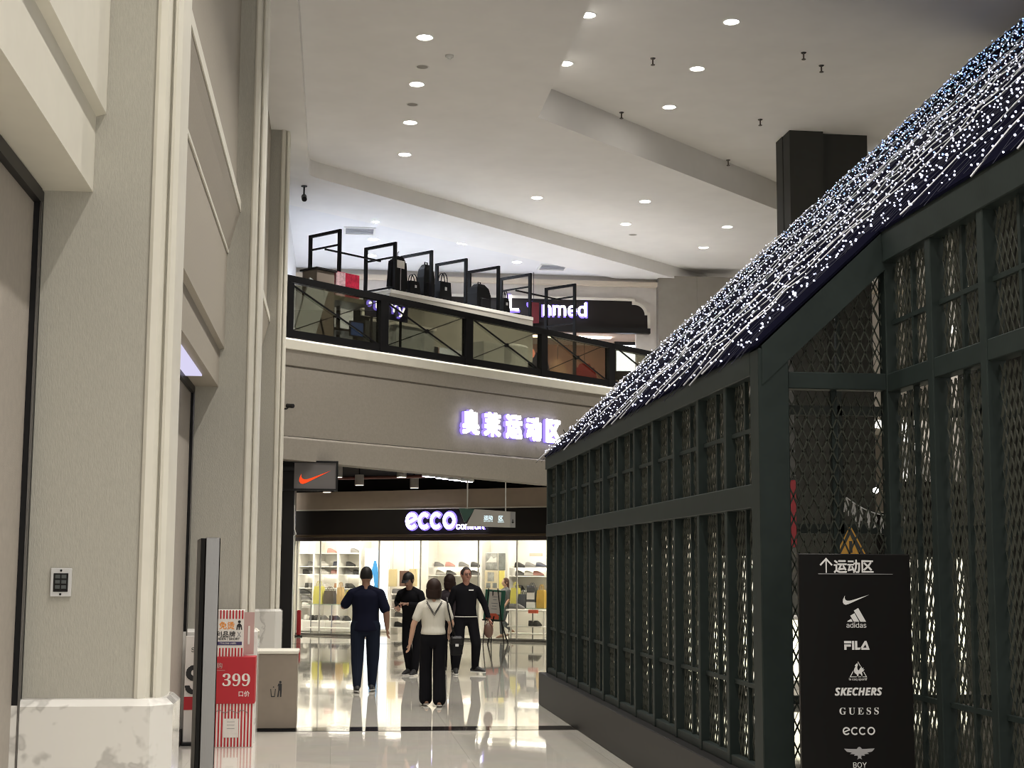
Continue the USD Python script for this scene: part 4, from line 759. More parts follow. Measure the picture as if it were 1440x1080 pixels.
for t_, x, w, z, h in (("L", 3.72, .22, 7.13, .34), ("·", 4.08, .09, 7.24, .1), ("nmed", 4.83, .95, 7.04, .3)):
    m = fit(latin(t_, h, depth=.02, bold=True), w); m.apply_scale([1, h / (m.bounds[1][1] - m.bounds[0][1]), 1])
    us.part("letter_face", face(m, (x, 31.64, z)), led_white, world=True)
    p = fit(latin(t_, h, depth=.015, bold=True), w + .06); p.apply_scale([1, (h + .06) / (p.bounds[1][1] - p.bounds[0][1]), 1]); us.part("letter_halo", face(p, (x, 31.70, z - .03)), led_violet, world=True)
ro = Thing("red_poster", "dark red hanging panel between the white letters of the upper shop sign", "poster", (4.4, 31.5, 6.8))
ro.part("panel", box(4.02, 4.25, 31.5, 31.52, 6.85, 7.30), mat("deep_red", (.07, .006, .008), .7, spec=.2), world=True); ro.part("rod", bar((3.98, 31.51, 7.31), (4.29, 31.51, 7.31), .02), black_metal, world=True); ro.part("wire", cyl(.006, 7.31, 7.96, (4.13, 31.51), 6), black_metal, world=True)
struct("wall_upper_shop", box(1.1, 6.8, 34.4, 34.5, 4.94, 6.85), mat("shop_pink_wall", (.62, .40, .32), .7, var=.05)); struct("wall_upper_shop_side", box(6.72, 6.8, 31.9, 34.4, 4.94, 6.85), cream); struct("ceiling_upper_shop_inside", box(1.1, 6.8, 31.9, 34.5, 6.83, 6.9), white_paint)
for x in (4.3, 5.6): single("shop_strip_lamp", box(x - .5, x + .5, 33.0, 33.15, 6.80, 6.825), glow("shop_warm_lamp", (1, .74, .55), 16), "warm strip lamp in the upper shop ceiling, %s one" % ("left" if x < 5 else "right"), "lamp")
lb = Thing("light_box", "glaring bluish-white light box at the right end of the upper shop window", "light box", (6.3, 32.2, 4.94))
lb.part("case", box(6.02, 6.62, 32.2, 32.3, 5.75, 6.60), black_satin, world=True); lb.part("lit_face", box(6.06, 6.58, 32.19, 32.2, 5.95, 6.52), glow("light_box_face", (.80, .86, 1), 4.5), world=True); lb.part("leg", box(6.28, 6.36, 32.22, 32.28, 4.94, 5.75), black_metal, world=True)
def garment(name, x, y, z, w, h, mm, label):
    t = Thing(name, label, "garment", (x, y, z))
    t.part("body", trimesh.convex.convex_hull(np.array([(x + a_, y + b_, z + c_) for b_ in (-.08, .08) for a_, c_ in ((-w * .42, 0), (w * .42, 0), (w * .36, h * .75), (w * .2, h), (-w * .2, h), (-w * .36, h * .75))])), mm, world=True)
    for q in (-1, 1): t.part("sleeve", bar((x + q * w * .3, y, z + h * .9), (x + q * w * .55, y, z + h * .3), .12, .1), mm, world=True)
    t.part("hanger_hook", tube([(x, y, z + h), (x, y, 6.83)], .008), steel, world=True)
garment("red_coat", 5.55, 33.4, 5.35, .55, .9, mat("red_wool", (.30, .025, .03), .8), "red coat displayed in the upper shop behind the fifth railing post")
garment("blue_coat", 4.45, 33.2, 5.5, .5, .95, mat("blue_cloth", (.035, .05, .08), .8), "dark blue coat displayed in the upper shop left of the red coat")
garment("cream_dress", 4.95, 33.5, 5.5, .35, .85, mat("cream_cloth", (.6, .42, .3), .8), "pale cream dress in the upper shop between the blue and red coats")
for k, (x, z, r) in enumerate(((3.98, 6.52, .13), (4.2, 6.35, .12), (3.93, 6.12, .1))):
    t = Thing("paper_lantern", "round orange-pink lantern in the upper shop, %s of a cluster of three" % ("topmost", "middle", "lowest")[k], "lantern", (x, 32.6, z))
    t.part("shade", lathe([(0, -r), (r * .7, -r * .7), (r, 0), (r * .7, r * .7), (0, r)], 16), glow("lantern_glow", (1, .33, .22), 1.6), True); t.part("cord", cyl(.006, r, 6.83 - z, n=6), black_metal)
tb = Thing("shop_table", "low table with folded goods in the upper shop window", "table", (4.9, 32.6, 4.94))
tb.part("table_top", bev(4.1, 5.7, 32.4, 32.9, 5.30, 5.36, .005), white_lam, world=True)
for x in (4.2, 5.6): tb.part("leg", box(x - .03, x + .03, 32.5, 32.8, 4.94, 5.30), white_lam, world=True)
rr = random.Random(3)
for k in range(9):
    x = 4.2 + k * .165; c = rr.choice([(.5, .1, .1), (.6, .5, .45), (.1, .1, .12), (.65, .6, .58)])
    single("folded_garment", bev(x - .06, x + .06, 32.45, 32.65, 5.36, 5.36 + .05 + .1 * rr.random(), .01), mat("folded_%d" % (int(c[0] * 100)), c, .8), "folded garment on the low table in the upper shop, %s" % ["far left", "second from left", "third from left", "fourth from left", "in the middle", "fourth from right", "third from right", "second from right", "far right"][k], "garment", "folded garments on the table")

# ================================================================ SHOE STORE UNDER THE SLAB
TU = np.array([.82381, -.56687, 0]); TN = np.array([.56687, .82381, 0]); T0 = np.array([-.86, 37.3, 0])
def ST(u, n, z=0.): return T0 + TU * u + TN * n + np.array([0, 0, z])
def sbx(u0, u1, n0, n1, z0, z1, b=0):
    m = bev(u0, u1, n0, n1, z0, z1, b) if b else box(u0, u1, n0, n1, z0, z1)
    return to(m, T0, TU, TN, (0, 0, 1))
ANG = math.atan2(TU[1], TU[0])
store_white = mat("store_white_wall", (.80, .77, .70), .6)
struct("wall_store_band", sbx(-.3, 9.5, .0, .25, 3.02, 3.45), mat("copper_beige_band", (.50, .40, .32), .4, var=.05, scale=4))
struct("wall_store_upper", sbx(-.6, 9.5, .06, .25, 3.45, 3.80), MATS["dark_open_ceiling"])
struct("trim_7", sbx(-.3, 9.5, -.02, .02, 3.0, 3.03), mat("bright_trim", (.75, .70, .62), .3))
struct("wall_store_fascia", sbx(-.3, 9.5, .0, .25, 2.42, 3.0), mat("fascia_dark_bronze", (.014, .011, .010), .45, spec=.25))
struct("trim_8", sbx(-.3, 9.5, -.04, .25, 2.36, 2.42, .006), mat("bronze_trim", (.10, .07, .045), .3, .6)); struct("trim_9", sbx(-.3, 9.5, .0, .25, 2.27, 2.36), mat("fascia_dark_red", (.025, .012, .011), .4))
struct("wall_store_back", sbx(-2.4, 9.5, 3.4, 3.5, 0, 2.6), store_white); struct("wall_store_left", sbx(-2.45, -2.35, .3, 3.5, 0, 2.6), store_white); struct("ceiling_store", sbx(-2.4, 9.5, .25, 3.5, 2.52, 2.6), store_white)
struct("wall_store_return", sbx(-.5, -.12, .0, .2, 0, 2.3), store_white)
k = 0
for n in (.9, 2.0):
    for u in np.arange(-1.6, 9, 1.75):
        single("store_ceiling_lamp", sbx(u - .6, u + .6, n - .12, n + .12, 2.49, 2.515), glow("store_lamp_light", (1.0, .93, .80), STORE * 1.5), "long white lamp in the shoe store ceiling", "ceiling light", "shoe store ceiling lamps")
clear = pane("shop_window_glass", (.97, .98, .97), .05)
mull = [-.11, .57, 2.26, 3.41, 4.96, 5.96, 7.3, 8.6]
gl = Thing("shop_window", "clear glass shop window wall of the bright shoe store", "window", ST(3.4, .1, 0))
for i in range(len(mull) - 1):
    if i == 2: continue                                             # the open doorway
    gl.part("pane", sbx(mull[i] + .012, mull[i + 1] - .012, .095, .105, .05, 2.27), clear, world=True)
for u in mull: gl.part("mullion", sbx(u - .009, u + .009, .08, .12, .0, 2.27), mat("mullion_grey", (.40, .39, .37), .4), world=True)
for i in range(len(mull) - 1):
    if i != 2: gl.part("bottom_rail", sbx(mull[i], mull[i + 1], .07, .13, .0, .05), steel, world=True)
# lit letters
es = Thing("store_lettering", "white letters with violet glow on the dark shoe store fascia, half behind the hanging sign", "sign", ST(4.2, -.05, 2.6))
for nm, gr, n0, mm in (("letter_face", .0, -.07, led_white), ("letter_halo", .09, -.03, led_violet)):
    for k, g in enumerate(ecco_shapes(.24)):
        m = prism(g.buffer(gr), 0, .015); m.apply_scale([.31, .36, 1]); es.part(nm, face(m, ST(3.10, n0, 2.545), TU), mm, world=True)
    m = fit(latin("comfort", .15, depth=.012, bold=True), .74 + gr * .3); es.part(nm, face(m, ST(4.83, n0, 2.52 - gr * .1), TU), mm, world=True)
# shelving
sh = Thing("shoe_shelf_wall", "white backlit shoe shelving on the left of the store window", "shelf", ST(-.5, 2.4, 0))
sh.part("back_panel", sbx(-2.2, 2.3, 2.66, 2.7, 0, 2.45), store_white, world=True)
for u in (-1.62, -1.12, -.36, .32): sh.part("upright", sbx(u - .025, u + .025, 2.2, 2.66, 0, 2.3), white_lam, world=True)
for u0, u1 in ((-1.6, -1.14), (-1.10, -.38), (-.34, .30)):
    for z in (2.0, 1.66, 1.455, 1.10): sh.part("shelf_board", sbx(u0, u1, 2.22, 2.66, z - .02, z, .004), white_lam, world=True)
    sh.part("shelf_lamp", sbx(u0 + .04, u1 - .04, 2.60, 2.64, 1.42, 1.434), glow("shelf_lamp_light", (1, .93, .8), 10), world=True)
shr = Thing("shoe_shelf_wall", "white backlit shoe shelving on the right of the store window, behind the easel", "shelf", ST(4.5, 2.4, 0))
shr.part("back_panel", sbx(2.3, 9.2, 2.66, 2.7, 0, 2.45), store_white, world=True)
for u0, u1 in ((2.36, 3.83), (4.64, 6.4), (6.5, 8.5)):
    for z in (1.66, 1.455, 1.10): shr.part("shelf_board", sbx(u0, u1, 2.22, 2.66, z - .02, z, .004), white_lam, world=True)
    shr.part("shelf_lamp", sbx(u0 + .04, u1 - .04, 2.60, 2.64, 1.62, 1.634), MATS["shelf_lamp_light"], world=True)
for u in (2.33, 3.86, 4.61, 6.45): shr.part("upright", sbx(u - .025, u + .025, 2.2, 2.66, 0, 2.3), white_lam, world=True)
cu = Thing("drawer_cabinet", "low white drawer cabinet under the left shoe shelves", "cabinet", ST(-.5, 2.0, 0))
cu.part("carcass", sbx(-1.7, .35, 1.75, 2.18, .02, .29, .004), white_lam, world=True)
for u0, u1 in ((-1.08, -.39), (-.35, .32)):
    d = cu.part("drawer", sbx(u0, u1, 1.735, 1.75, .05, .26, .003), white_card, world=True)
    cu.part("handle", sbx((u0 + u1) / 2 - .1, (u0 + u1) / 2 + .1, 1.72, 1.735, .225, .235), dim_print, world=True, under=d)
gc = Thing("glass_counter", "glass-topped display counter carrying handbags in the left window", "counter", ST(.1, 1.3, 0))
gc.part("top", sbx(-.55, .75, 1.1, 1.5, .70, .72), pane("counter_glass", (.8, .88, .84), .06), world=True)
for u in (-.53, .1, .73): gc.part("leg", sbx(u - .01, u + .01, 1.29, 1.31, 0, .70), steel, world=True)
gc.part("lower_shelf", sbx(-.55, .75, 1.1, 1.5, .12, .14, .003), white_lam, world=True)
gc2 = dup(gc, ST(5.75, 1.3, 0), 0, "glass-topped display counter carrying bags in the right window")
# shoes
def shoe_mesh(L=.28, Hh=.11, Wd=.1):
    st_ = [(-.5, .34, .55, .72), (-.42, .42, .95, .95), (-.25, .40, 1.0, .86), (-.05, .40, .86, .72), (.15, .46, .62, .62), (.33, .46, .42, .5), (.45, .36, .28, .4), (.5, .16, .14, .2)]
    v, f = [], []
    for x, w, h, tp in st_:
        for y, z in ((-w, .0), (w, .0), (w * 1.02, h * .35), (w * tp, h), (-w * tp, h), (-w * 1.02, h * .35)): v.append((x * L, y * Wd, z * Hh + .02))
    for i in range(len(st_) - 1):
        for j in range(6): a, b = i * 6 + j, i * 6 + (j + 1) % 6; f += [[a, b, a + 6], [b, b + 6, a + 6]]
    for j in range(1, 5): f += [[0, j + 1, j], [42, 42 + j, 42 + j + 1]]
    return trimesh.Trimesh(v, f, process=False)
sole = prism(Polygon([(-.5, -.3), (-.3, -.36), (.2, -.42), (.42, -.36), (.51, 0), (.42, .36), (.2, .42), (-.3, .36), (-.5, .3)]), 0, 1); sole.apply_scale([.285, .105, .02])
KIND = {"black": (.015, .014, .014), "grey": (.14, .135, .13), "tan": (.33, .16, .07), "white": (.62, .60, .56), "rose": (.42, .20, .17), "navy": (.03, .035, .06)}
PROTO = {}
def shoe(kind, P, rot, where, tilt=None):
    lab = f"{kind} shoe {where}"
    if kind not in PROTO:
        t = Thing("shoe", lab, "shoe", P, rot, f"{kind} shoes {where}")
        up_ = shoe_mesh(); t.part("upper", up_, mat("shoe_" + kind, KIND[kind], .5), 40); t.part("sole", sole, mat("shoe_sole", (.35, .33, .30), .6) if kind != "black" else black_satin)
        PROTO[kind] = t; return t
    return dup(PROTO[kind], P, rot, lab, f"{kind} shoes {where}")
rs = random.Random(11); C_ = ["grey", "black", "rose", "tan", "grey", "navy", "white"]
def row(us_, n, z, where, kinds, rot=0.):
    for i, u in enumerate(us_): shoe(kinds[i % len(kinds)], ST(u, n, z), ANG + rot + rs.uniform(-.12, .12), where)
row((-.68,), 2.4, 2.0, "on the top shelf above the left window", ["rose"]); row((.05,), 2.4, 2.0, "on the top shelf above the left window", ["grey"])
row((-1.3, -.9, -.5, -.1), 2.42, 1.66, "on the upper left shelf of the store", ["grey", "white", "navy", "black"])
row((-1.48, -1.26, -.89, -.56, -.14, .12), 2.42, 1.455, "on the second left shelf of the store", ["black", "grey", "white", "rose", "grey", "black"])
row((-1.4, -1.3, -.92, -.82, -.50, -.42, -.15, -.06), 2.42, 1.10, "in the row above the handbags in the left window", ["black", "grey", "white", "white", "tan", "tan", "black", "black"], math.pi / 2)
row((2.55, 2.87, 3.26, 3.6), 2.42, 1.66, "on the upper shelf behind the people", ["grey", "rose", "grey", "black"])
row((2.6, 2.9, 3.3, 3.61), 2.42, 1.455, "on the second shelf behind the people", ["white", "grey", "rose", "grey"])
row((4.83, 5.12, 5.41, 5.7), 2.42, 1.66, "on the upper right shelf of the store", ["black", "grey", "navy", "grey"])
row((4.85, 5.1, 5.34, 5.7), 2.42, 1.455, "on the second right shelf of the store", ["grey", "white", "rose", "black"])
row((4.80, 4.88, 5.11, 5.2), 2.42, 1.10, "standing toe-out above the right window bags", ["black", "black", "navy", "navy"], math.pi / 2)
row((-1.08, -.9, -.74, -.64, -.54, -.3, -.16, .04, .15), 1.95, .29, "on the drawer cabinet in the left window", ["white", "black", "black", "grey", "grey", "black", "navy", "grey", "black"], math.pi / 2)
for k, (u, z) in enumerate(((-1.42, .95), (-1.38, .78), (-1.36, .60))):
    w_ = ST(u, 2.3, z); t = shoe(["black", "grey", "white"][k], w_, ANG + .3, "on a sloping display arm at the left end of the window")
    single("shoe_bracket", bar(ST(u - .16, 2.32, z - .012), ST(u + .16, 2.32, z - .012), .1, .012), white_plastic, "short white display arm under a shoe at the left end of the window, %s" % ("upper", "middle", "lower")[k], "shelf")
row((1.72, 1.86, 1.74, 1.9, 1.75), 1.8, .99, "on the narrow shelf tower in the middle of the window", ["grey"])
tw = Thing("shelf_tower", "narrow white shelf tower with shoes in the middle of the store window", "shelf", ST(1.85, 1.85, 0))
for z in (.18, .42, .64, .85, .985): tw.part("shelf_board", sbx(1.62, 2.12, 1.65, 2.0, z - .015, z, .003), white_lam, world=True)
for u in (1.61, 2.13): tw.part("side_panel", sbx(u - .012, u + .012, 1.65, 2.0, 0, 1.0), white_lam, world=True)
for z, kd in ((.18, "black"), (.42, "grey"), (.64, "rose"), (.85, "grey")): row((1.8,), 1.8, z, "on a lower board of the narrow shelf tower", [kd])
# bags and boxes in the windows
def sbag(u, n, z, w, h, d, col, cname, label, handles=True):
    t = Thing("handbag" if handles else "box", label, "bag" if handles else "box", ST(u, n, z), ANG)
    mm = mat("bag_" + cname, col, .5)
    t.part("body", trimesh.convex.convex_hull(np.array([(x, y, zz) for zz, q in ((0, 1), (h * .5, 1.02), (h, .86 if handles else 1)) for x in (-w / 2 * q, w / 2 * q) for y in (-d / 2 * q, d / 2 * q)])), mm)
    if handles:
        a_ = np.linspace(0, math.pi, 9)
        for q in (-1, 1): t.part("handle", tube([(w * .22 * math.cos(v), q * d * .25, h + h * .3 * math.sin(v)) for v in a_], .008), mm)
    else: t.part("lid", bev(-w / 2 - .004, w / 2 + .004, -d / 2 - .004, d / 2 + .004, h - .04, h, .002), mm)
yel = (.62, .55, .10)
sbag(-.29, 1.3, .72, .27, .44, .14, yel, "yellow_green", "yellow-green shopping bag on the left glass counter")
sbag(.04, 1.3, .72, .30, .33, .16, (.07, .045, .025), "dark_brown", "dark brown handbag beside the yellow-green bag")
sbag(.36, 1.3, .72, .16, .42, .12, (.55, .36, .14), "tan", "tan tall bag right of the dark brown handbag")
sbag(.56, 1.3, .72, .12, .26, .10, (.70, .62, .10), "lemon", "small lemon bag at the right end of the left glass counter")
sbag(5.30, 1.3, .72, .22, .46, .14, yel, "yellow_green", "yellow-green bag at the left end of the right window counter")
sbag(5.50, 1.3, .72, .22, .32, .16, (.06, .065, .08), "slate", "slate grey bag next to the yellow-green bag in the right window")
sbag(5.74, 1.3, .86, .24, .34, .16, (.05, .05, .055), "black_white", "black bag with a white flap in the right window")
sbag(5.98, 1.3, .72, .20, .42, .14, (.55, .34, .06), "gold", "golden box-shaped bag at the right edge of the right window")
t = Thing("bag_flap", "white flap panel on the raised black bag in the right window", "bag flap", ST(5.74, 1.21, .9), ANG); t.part("panel", bev(-.1, .1, -.01, .0, .02, .2, .003), white_card); t.part("trim", box(-.1, .1, -.013, -.01, .18, .2), ink_black)
single("riser_block", sbx(5.63, 5.85, 1.2, 1.4, .72, .86, .003), white_lam, "white riser block under the black and white bag", "block")
bp = Thing("lit_poster", "glaring bluish-white lit poster panel with a blue figure, behind the man in navy", "poster", ST(.83, 2.2, .1))
bp.part("case", sbx(.46, 1.20, 2.2, 2.26, .05, 2.12, .004), white_lam, world=True); bp.part("lit_face", sbx(.49, 1.17, 2.19, 2.2, .1, 2.08), glow("lit_poster_face", (.85, .93, 1.0), 1.6), world=True)
bp.part("blue_figure", face(shape([Polygon([(.2, 0), (.5, 1.0), (.34, 1.9), (.0, 1.2), (.05, 1.9), (.3, 2.6), (.42, 3.1), (.62, 3.1), (.8, 2.5), (.9, 1.9), (.86, 1.0), (.98, 0)])], .28), ST(.78, 2.188, .92), TU), mat("figure_blue", (.03, .30, .75), .6), world=True)
for k, (u0, u1, z0, z1, col, nm, lab) in enumerate(((1.46, 1.68, 1.17, 1.60, (.66, .55, .30), "sand", "sand yellow panel right of the lit blue poster"), (1.78, 2.04, 1.18, 1.56, (.14, .075, .05), "chestnut", "chestnut brown box hung above the narrow shelf tower"), (2.06, 2.27, 1.18, 1.61, (.62, .52, .30), "sand2", "sand yellow panel right of the chestnut box"))):
    t = Thing("hanging_board", lab, "panel", ST((u0 + u1) / 2, 1.8, z0)); t.part("board", sbx(u0, u1, 1.78, 1.84, z0, z1, .004), mat("panel_" + nm, col, .5), world=True); t.part("wire", bar(ST((u0 + u1) / 2, 1.81, z1), ST((u0 + u1) / 2, 1.81, 2.5), .006), steel, world=True)
for k, (u0, u1, z0, z1, mm, lab) in enumerate(((4.0, 4.32, 1.60, 2.0, mat("photo_grey", (.30, .30, .28), .5, var=.5, scale=6), "grey landscape photograph high in the store window"), (4.36, 4.54, 1.60, 2.0, mat("photo_dark", (.20, .21, .20), .5, var=.4, scale=7), "narrow dark photograph right of the grey landscape one"), (3.98, 4.36, 1.14, 1.58, mat("poster_sand", (.58, .50, .34), .5), "sand-coloured fashion poster with a grey portrait, below the landscape photograph"), (4.38, 4.52, 1.14, 1.58, mat("poster_yellow", (.70, .60, .15), .5), "yellow strip poster right of the portrait poster"))):
    t = Thing("framed_picture", lab, "picture", ST((u0 + u1) / 2, 2.4, z0)); t.part("print", sbx(u0, u1, 2.18, 2.2, z0, z1), mm, world=True); t.part("backing", sbx(u0 - .01, u1 + .01, 2.2, 2.22, z0 - .01, z1 + .01), white_lam, world=True)
    if k == 2:
        t.part("portrait_print", sbx(4.06, 4.24, 2.176, 2.18, 1.32, 1.54), mat("photo_grey", (.3, .3, .28), .5), world=True); t.part("portrait_print", sbx(4.02, 4.14, 2.176, 2.18, 1.16, 1.28), mat("photo_dark", (.2, .21, .2), .5), world=True); t.part("portrait_print", sbx(4.2, 4.32, 2.176, 2.18, 1.16, 1.28), mat("photo_dark", (.2, .21, .2), .5), world=True)
    if k == 0: t.part("mountain_print", face(shape([Polygon([(0, 0), (.2, .15), (.5, .5), (.7, .3), (1, .42), (1, 0)])], .3), ST(4.16, 2.178, 1.78), TU), white_card, world=True)
single("sale_card", sbx(5.2, 5.55, 2.19, 2.2, 1.93, 2.0), mat("salmon_card", (.75, .38, .30), .6), "small salmon card at the top of the right window", "card")
dt = Thing("display_table", "round-cornered white display table with shoes in the right window", "table", ST(5.8, .95, 0))
dt.part("table_top", sbx(5.35, 6.3, .7, 1.05, .66, .70, .015), white_lam, world=True)
for u in (5.40, 6.25): dt.part("leg", sbx(u - .015, u + .015, .86, .89, .02, .66), white_lam, world=True)
dt.part("lower_board", sbx(5.38, 6.27, .72, 1.04, .30, .325, .004), white_lam, world=True); dt.part("foot_rail", sbx(5.35, 6.3, .85, .9, .0, .03), steel, world=True)
row((5.95, 6.1), .88, .325, "on the lower board of the white display table", ["black"], math.pi / 2)
single("red_card_strip", sbx(5.95, 6.2, .68, .70, .62, .70), mat("orange_red_card", (.80, .13, .06), .5), "orange-red card strip on the edge of the white display table", "card")
row((5.5, 5.62), .88, .70, "on top of the white display table", ["grey"])
fs = Thing("red_floor_stand", "small red floor stand at the far left beside the shoe store", "stand", (-.80, 36.5, 0)); fs.part("body", bev(-.86, -.76, 36.45, 36.55, .03, .62, .02), red_card, world=True); fs.part("base", bev(-.9, -.72, 36.4, 36.6, 0, .03, .004), black_metal, world=True)
# easel
ea = Thing("easel_board", "green notice board with white sheet and red foot on a black easel", "easel", (3.46, 33.0, 0))
E_ = lambda n, m, mm: ea.part(n, m, mm, world=True)
lean = np.array([.06, .10, .62]); lean /= np.linalg.norm(lean); Xe = np.array([.98, -.17, 0]); Xe /= np.linalg.norm(Xe); Xe -= lean * (Xe @ lean); Xe /= np.linalg.norm(Xe)
bo = np.array([3.46, 32.95, .515])
E_("board", face(prism([(-.22, 0), (.22, 0), (.22, .66), (-.22, .66)], -.02, 0), bo, Xe, lean), mat("easel_green", (.015, .14, .085), .5))
E_("sheet", face(prism([(-.13, .13), (.13, .13), (.13, .62), (-.13, .62)], 0, .003), bo, Xe, lean), white_card)
E_("sheet_print", face(cat([prism([(-w_, z), (w_, z), (w_, z + .014), (-w_, z + .014)], .003, .004) for z, w_ in ((.5, .06), (.44, .04), (.36, .07), (.3, .05), (.24, .06))]), bo, Xe, lean), dim_print)
E_("red_card", face(prism([(-.17, .02), (.12, .02), (.12, .10), (.05, .15), (-.17, .14)], 0, .006), bo, Xe, lean), mat("orange_red_card", (.80, .13, .06), .5))
E_("ledge", face(prism([(-.24, -.02), (.24, -.02), (.24, 0), (-.24, 0)], -.03, .05), bo, Xe, lean), black_metal)
for p, q in (((3.23, 32.85, 0), (3.36, 32.97, 1.2)), ((3.69, 32.85, 0), (3.56, 32.97, 1.2)), ((3.46, 33.35, 0), (3.46, 33.02, 1.15)), ((3.33, 32.80, 0), (3.48, 32.95, .6)), ((3.80, 33.05, 0), (3.60, 32.98, .6))): E_("leg", bar(p, q, .022), black_metal)

# ================================================================ PEOPLE
def sph(c, r): return m3.Manifold.sphere(r, 16).translate(tuple(map(float, c)))
def ell(c, rx, ry, rz): return m3.Manifold.sphere(1.0, 24).scale((rx, ry, rz)).translate(tuple(map(float, c)))
def limb(*cr):
    """hulls along (centre, radius) pairs"""
    s = [sph(c, r) for c, r in cr]
    return m3.Manifold.batch_boolean([m3.Manifold.batch_hull([a, b]) for a, b in zip(s[:-1], s[1:])], m3.OpType.Add)
def hull(*ms): return m3.Manifold.batch_hull(list(ms))
def union(ms): return m3.Manifold.batch_boolean(ms, m3.OpType.Add)
def tri(m): q = m.to_mesh(); return trimesh.Trimesh(q.vert_properties[:, :3], q.tri_verts, process=True)
def soft(m, ln=.03, it=10):
    t = tri(m.refine_to_length(ln)); trimesh.smoothing.filter_taubin(t, lamb=.5, nu=.52, iterations=it); return t
def V3(*a): return np.array(a, float)
def hand(wrist, d, side, curl=.5):
    """palm, four unequal bent fingers and a thumb; d: direction of the forearm; side: +1 the thumb lies towards +x of the palm frame"""
    d = d / np.linalg.norm(d); f = V3(0, 1, 0); n = np.cross(d, f); n /= np.linalg.norm(n) + 1e-9; f = np.cross(n, d)   # f: front edge (thumb side), n: palm normal
    n = n * side
    p0, p1 = wrist + d * .01, wrist + d * .085
    ms = [hull(sph(p0 + f * .018, .015), sph(p0 - f * .018, .015), sph(p1 + f * .032, .013), sph(p1 - f * .032, .012))]
    for k, (o, L) in enumerate(((.032, .068), (.011, .076), (-.010, .07), (-.031, .054))):
        b = p1 + f * o; a1 = b + (d * (1 - .3 * curl) + n * .5 * curl) * L * .5; a2 = a1 + (d * (1 - .8 * curl) + n * .9 * curl) * L * .5
        ms.append(limb((b, .0095), (a1, .0088), (a2, .0075)))
    t0 = wrist + d * .03 + f * .024; t1 = t0 + f * .028 + d * .03 + n * .01; t2 = t1 + d * .032 + f * .004 + n * .012
    ms.append(limb((t0, .013), (t1, .0105), (t2, .0085)))
    return union(ms)
def person(label, loc, rot, H, P, look):
    """P: joints (metres at 1.72 m height, x right, y forward); look: clothing"""
    k = H / 1.72; b = look.get("bulk", 1.0); sw = look.get("shoulder", .185)
    t = Thing("person", label, "person", loc, rot)
    lean = V3(*P.get("lean", (0, 0, 0))); hd = V3(*P.get("head", (0, .01, 1.58))) + lean * 1.15
    nk = V3(0, -.01, 1.44) + lean
    ch = V3(0, 0, 1.27) + lean * .85; wa = V3(0, .01, 1.06) + lean * .4; pe = V3(0, 0, .93)
    fold = P.get("turn", 0.)
    def part(name, m, mm, sm=40, **kw): t.part(name, m.apply_scale(k), mm, sm, **kw)
    skin = mat(look.get("skin", "skin"), look.get("skin_col", (.36, .20, .135)), .5)
    arms, legs = [], []
    for s in (-1, 1):
        key = "L" if s < 0 else "R"
        sh_ = V3(s * sw * (.5 + .5 * b) - s * .012, -.005, 1.338) + lean; el = V3(*P.get("elbow" + key, (s * (sw + .055) * b, -.03, 1.10))); wr = V3(*P.get("wrist" + key, (s * (sw + .06) * b, .04, .86)))
        arms.append((sh_, el, wr, s))
        hp = V3(s * .09 * b, 0, .90); kn = V3(*P.get("knee" + key, (s * .095, .02, .48))); an = V3(*P.get("ankle" + key, (s * .095, -.03, .085))); to_ = V3(*P.get("toe" + key, tuple(an + V3(s * .02, .17, -.05))))
        legs.append((hp, kn, an, to_, s))
    hr = (.077, .098, .117)
    yaw, nod = P.get("head_yaw", 0.), P.get("nod", 0.)
    def headx(m): return m.rotate((-nod, 0, yaw)).translate(tuple(map(float, hd)))
    head = union([ell((0, 0, .0), *hr), hull(ell((0, .035, -.062), .052, .052, .045), ell((0, .02, -.02), .07, .07, .06)), hull(sph((0, .098, .012), .008), sph((0, .112, -.022), .013), sph((0, .09, -.03), .016)),
                  hull(sph((-.018, .09, -.06), .008), sph((.018, .09, -.06), .008))] + [ell((s * .078, -.005, -.005), .012, .02, .032) for s in (-1, 1)])
    body = [headx(head), limb((nk - V3(0, 0, .05), .062), (hd - V3(0, .01, .07), .054)),
            hull(ell(ch, .15 * b, .095 * b, .15), ell(wa, .13 * b, .09 * b, .1)), hull(ell(wa, .13 * b, .09 * b, .1), ell(pe, .145 * b, .10 * b, .09))]
    for sh_, el, wr, s in arms:
        body += [limb((nk - V3(0, 0, .04), .05), (sh_, .05)), limb((sh_, .052 * b), (el, .040 * b)), limb((el, .038 * b), (el * .6 + wr * .4, .036 * b), (wr, .025))]
    for hp, kn, an, to_, s in legs:
        body += [limb((hp, .072 * b), (kn, .046 * b)), limb((kn, .045 * b), (kn * .65 + an * .35 + V3(0, -.008, 0), .044 * b), (an, .030)), limb((an - V3(0, .0, .02), .030), (an * .4 + to_ * .6 + V3(0, 0, .01), .022))]
    bm = soft(union(body), .028, 8)
    hands = [tri(hand(wr, wr - el, s, look.get("curl", .5))) for sh_, el, wr, s in arms]
    try:
        M = m3.Manifold(m3.Mesh(np.asarray(bm.vertices, np.float32), np.asarray(bm.faces, np.uint32)))
        for sh_, el, wr, s in arms: M = M + hand(wr, wr - el, s, look.get("curl", .5))
        q = tri(M); bm = q if len(q.faces) > 500 else cat([bm] + hands)
    except Exception: bm = cat([bm] + hands)
    part("body", bm, skin)
    # eyes and mouth
    eye = [ell((s * .030, .089, .012), .012, .007, .006) for s in (-1, 1)]
    part("eyes", tri(union([headx(e) for e in eye])), mat("eye_dark", (.02, .015, .012), .3)); part("mouth", tri(headx(ell((0, .100, -.062), .021, .006, .005))), mat("lip", (.26, .09, .08), .5))
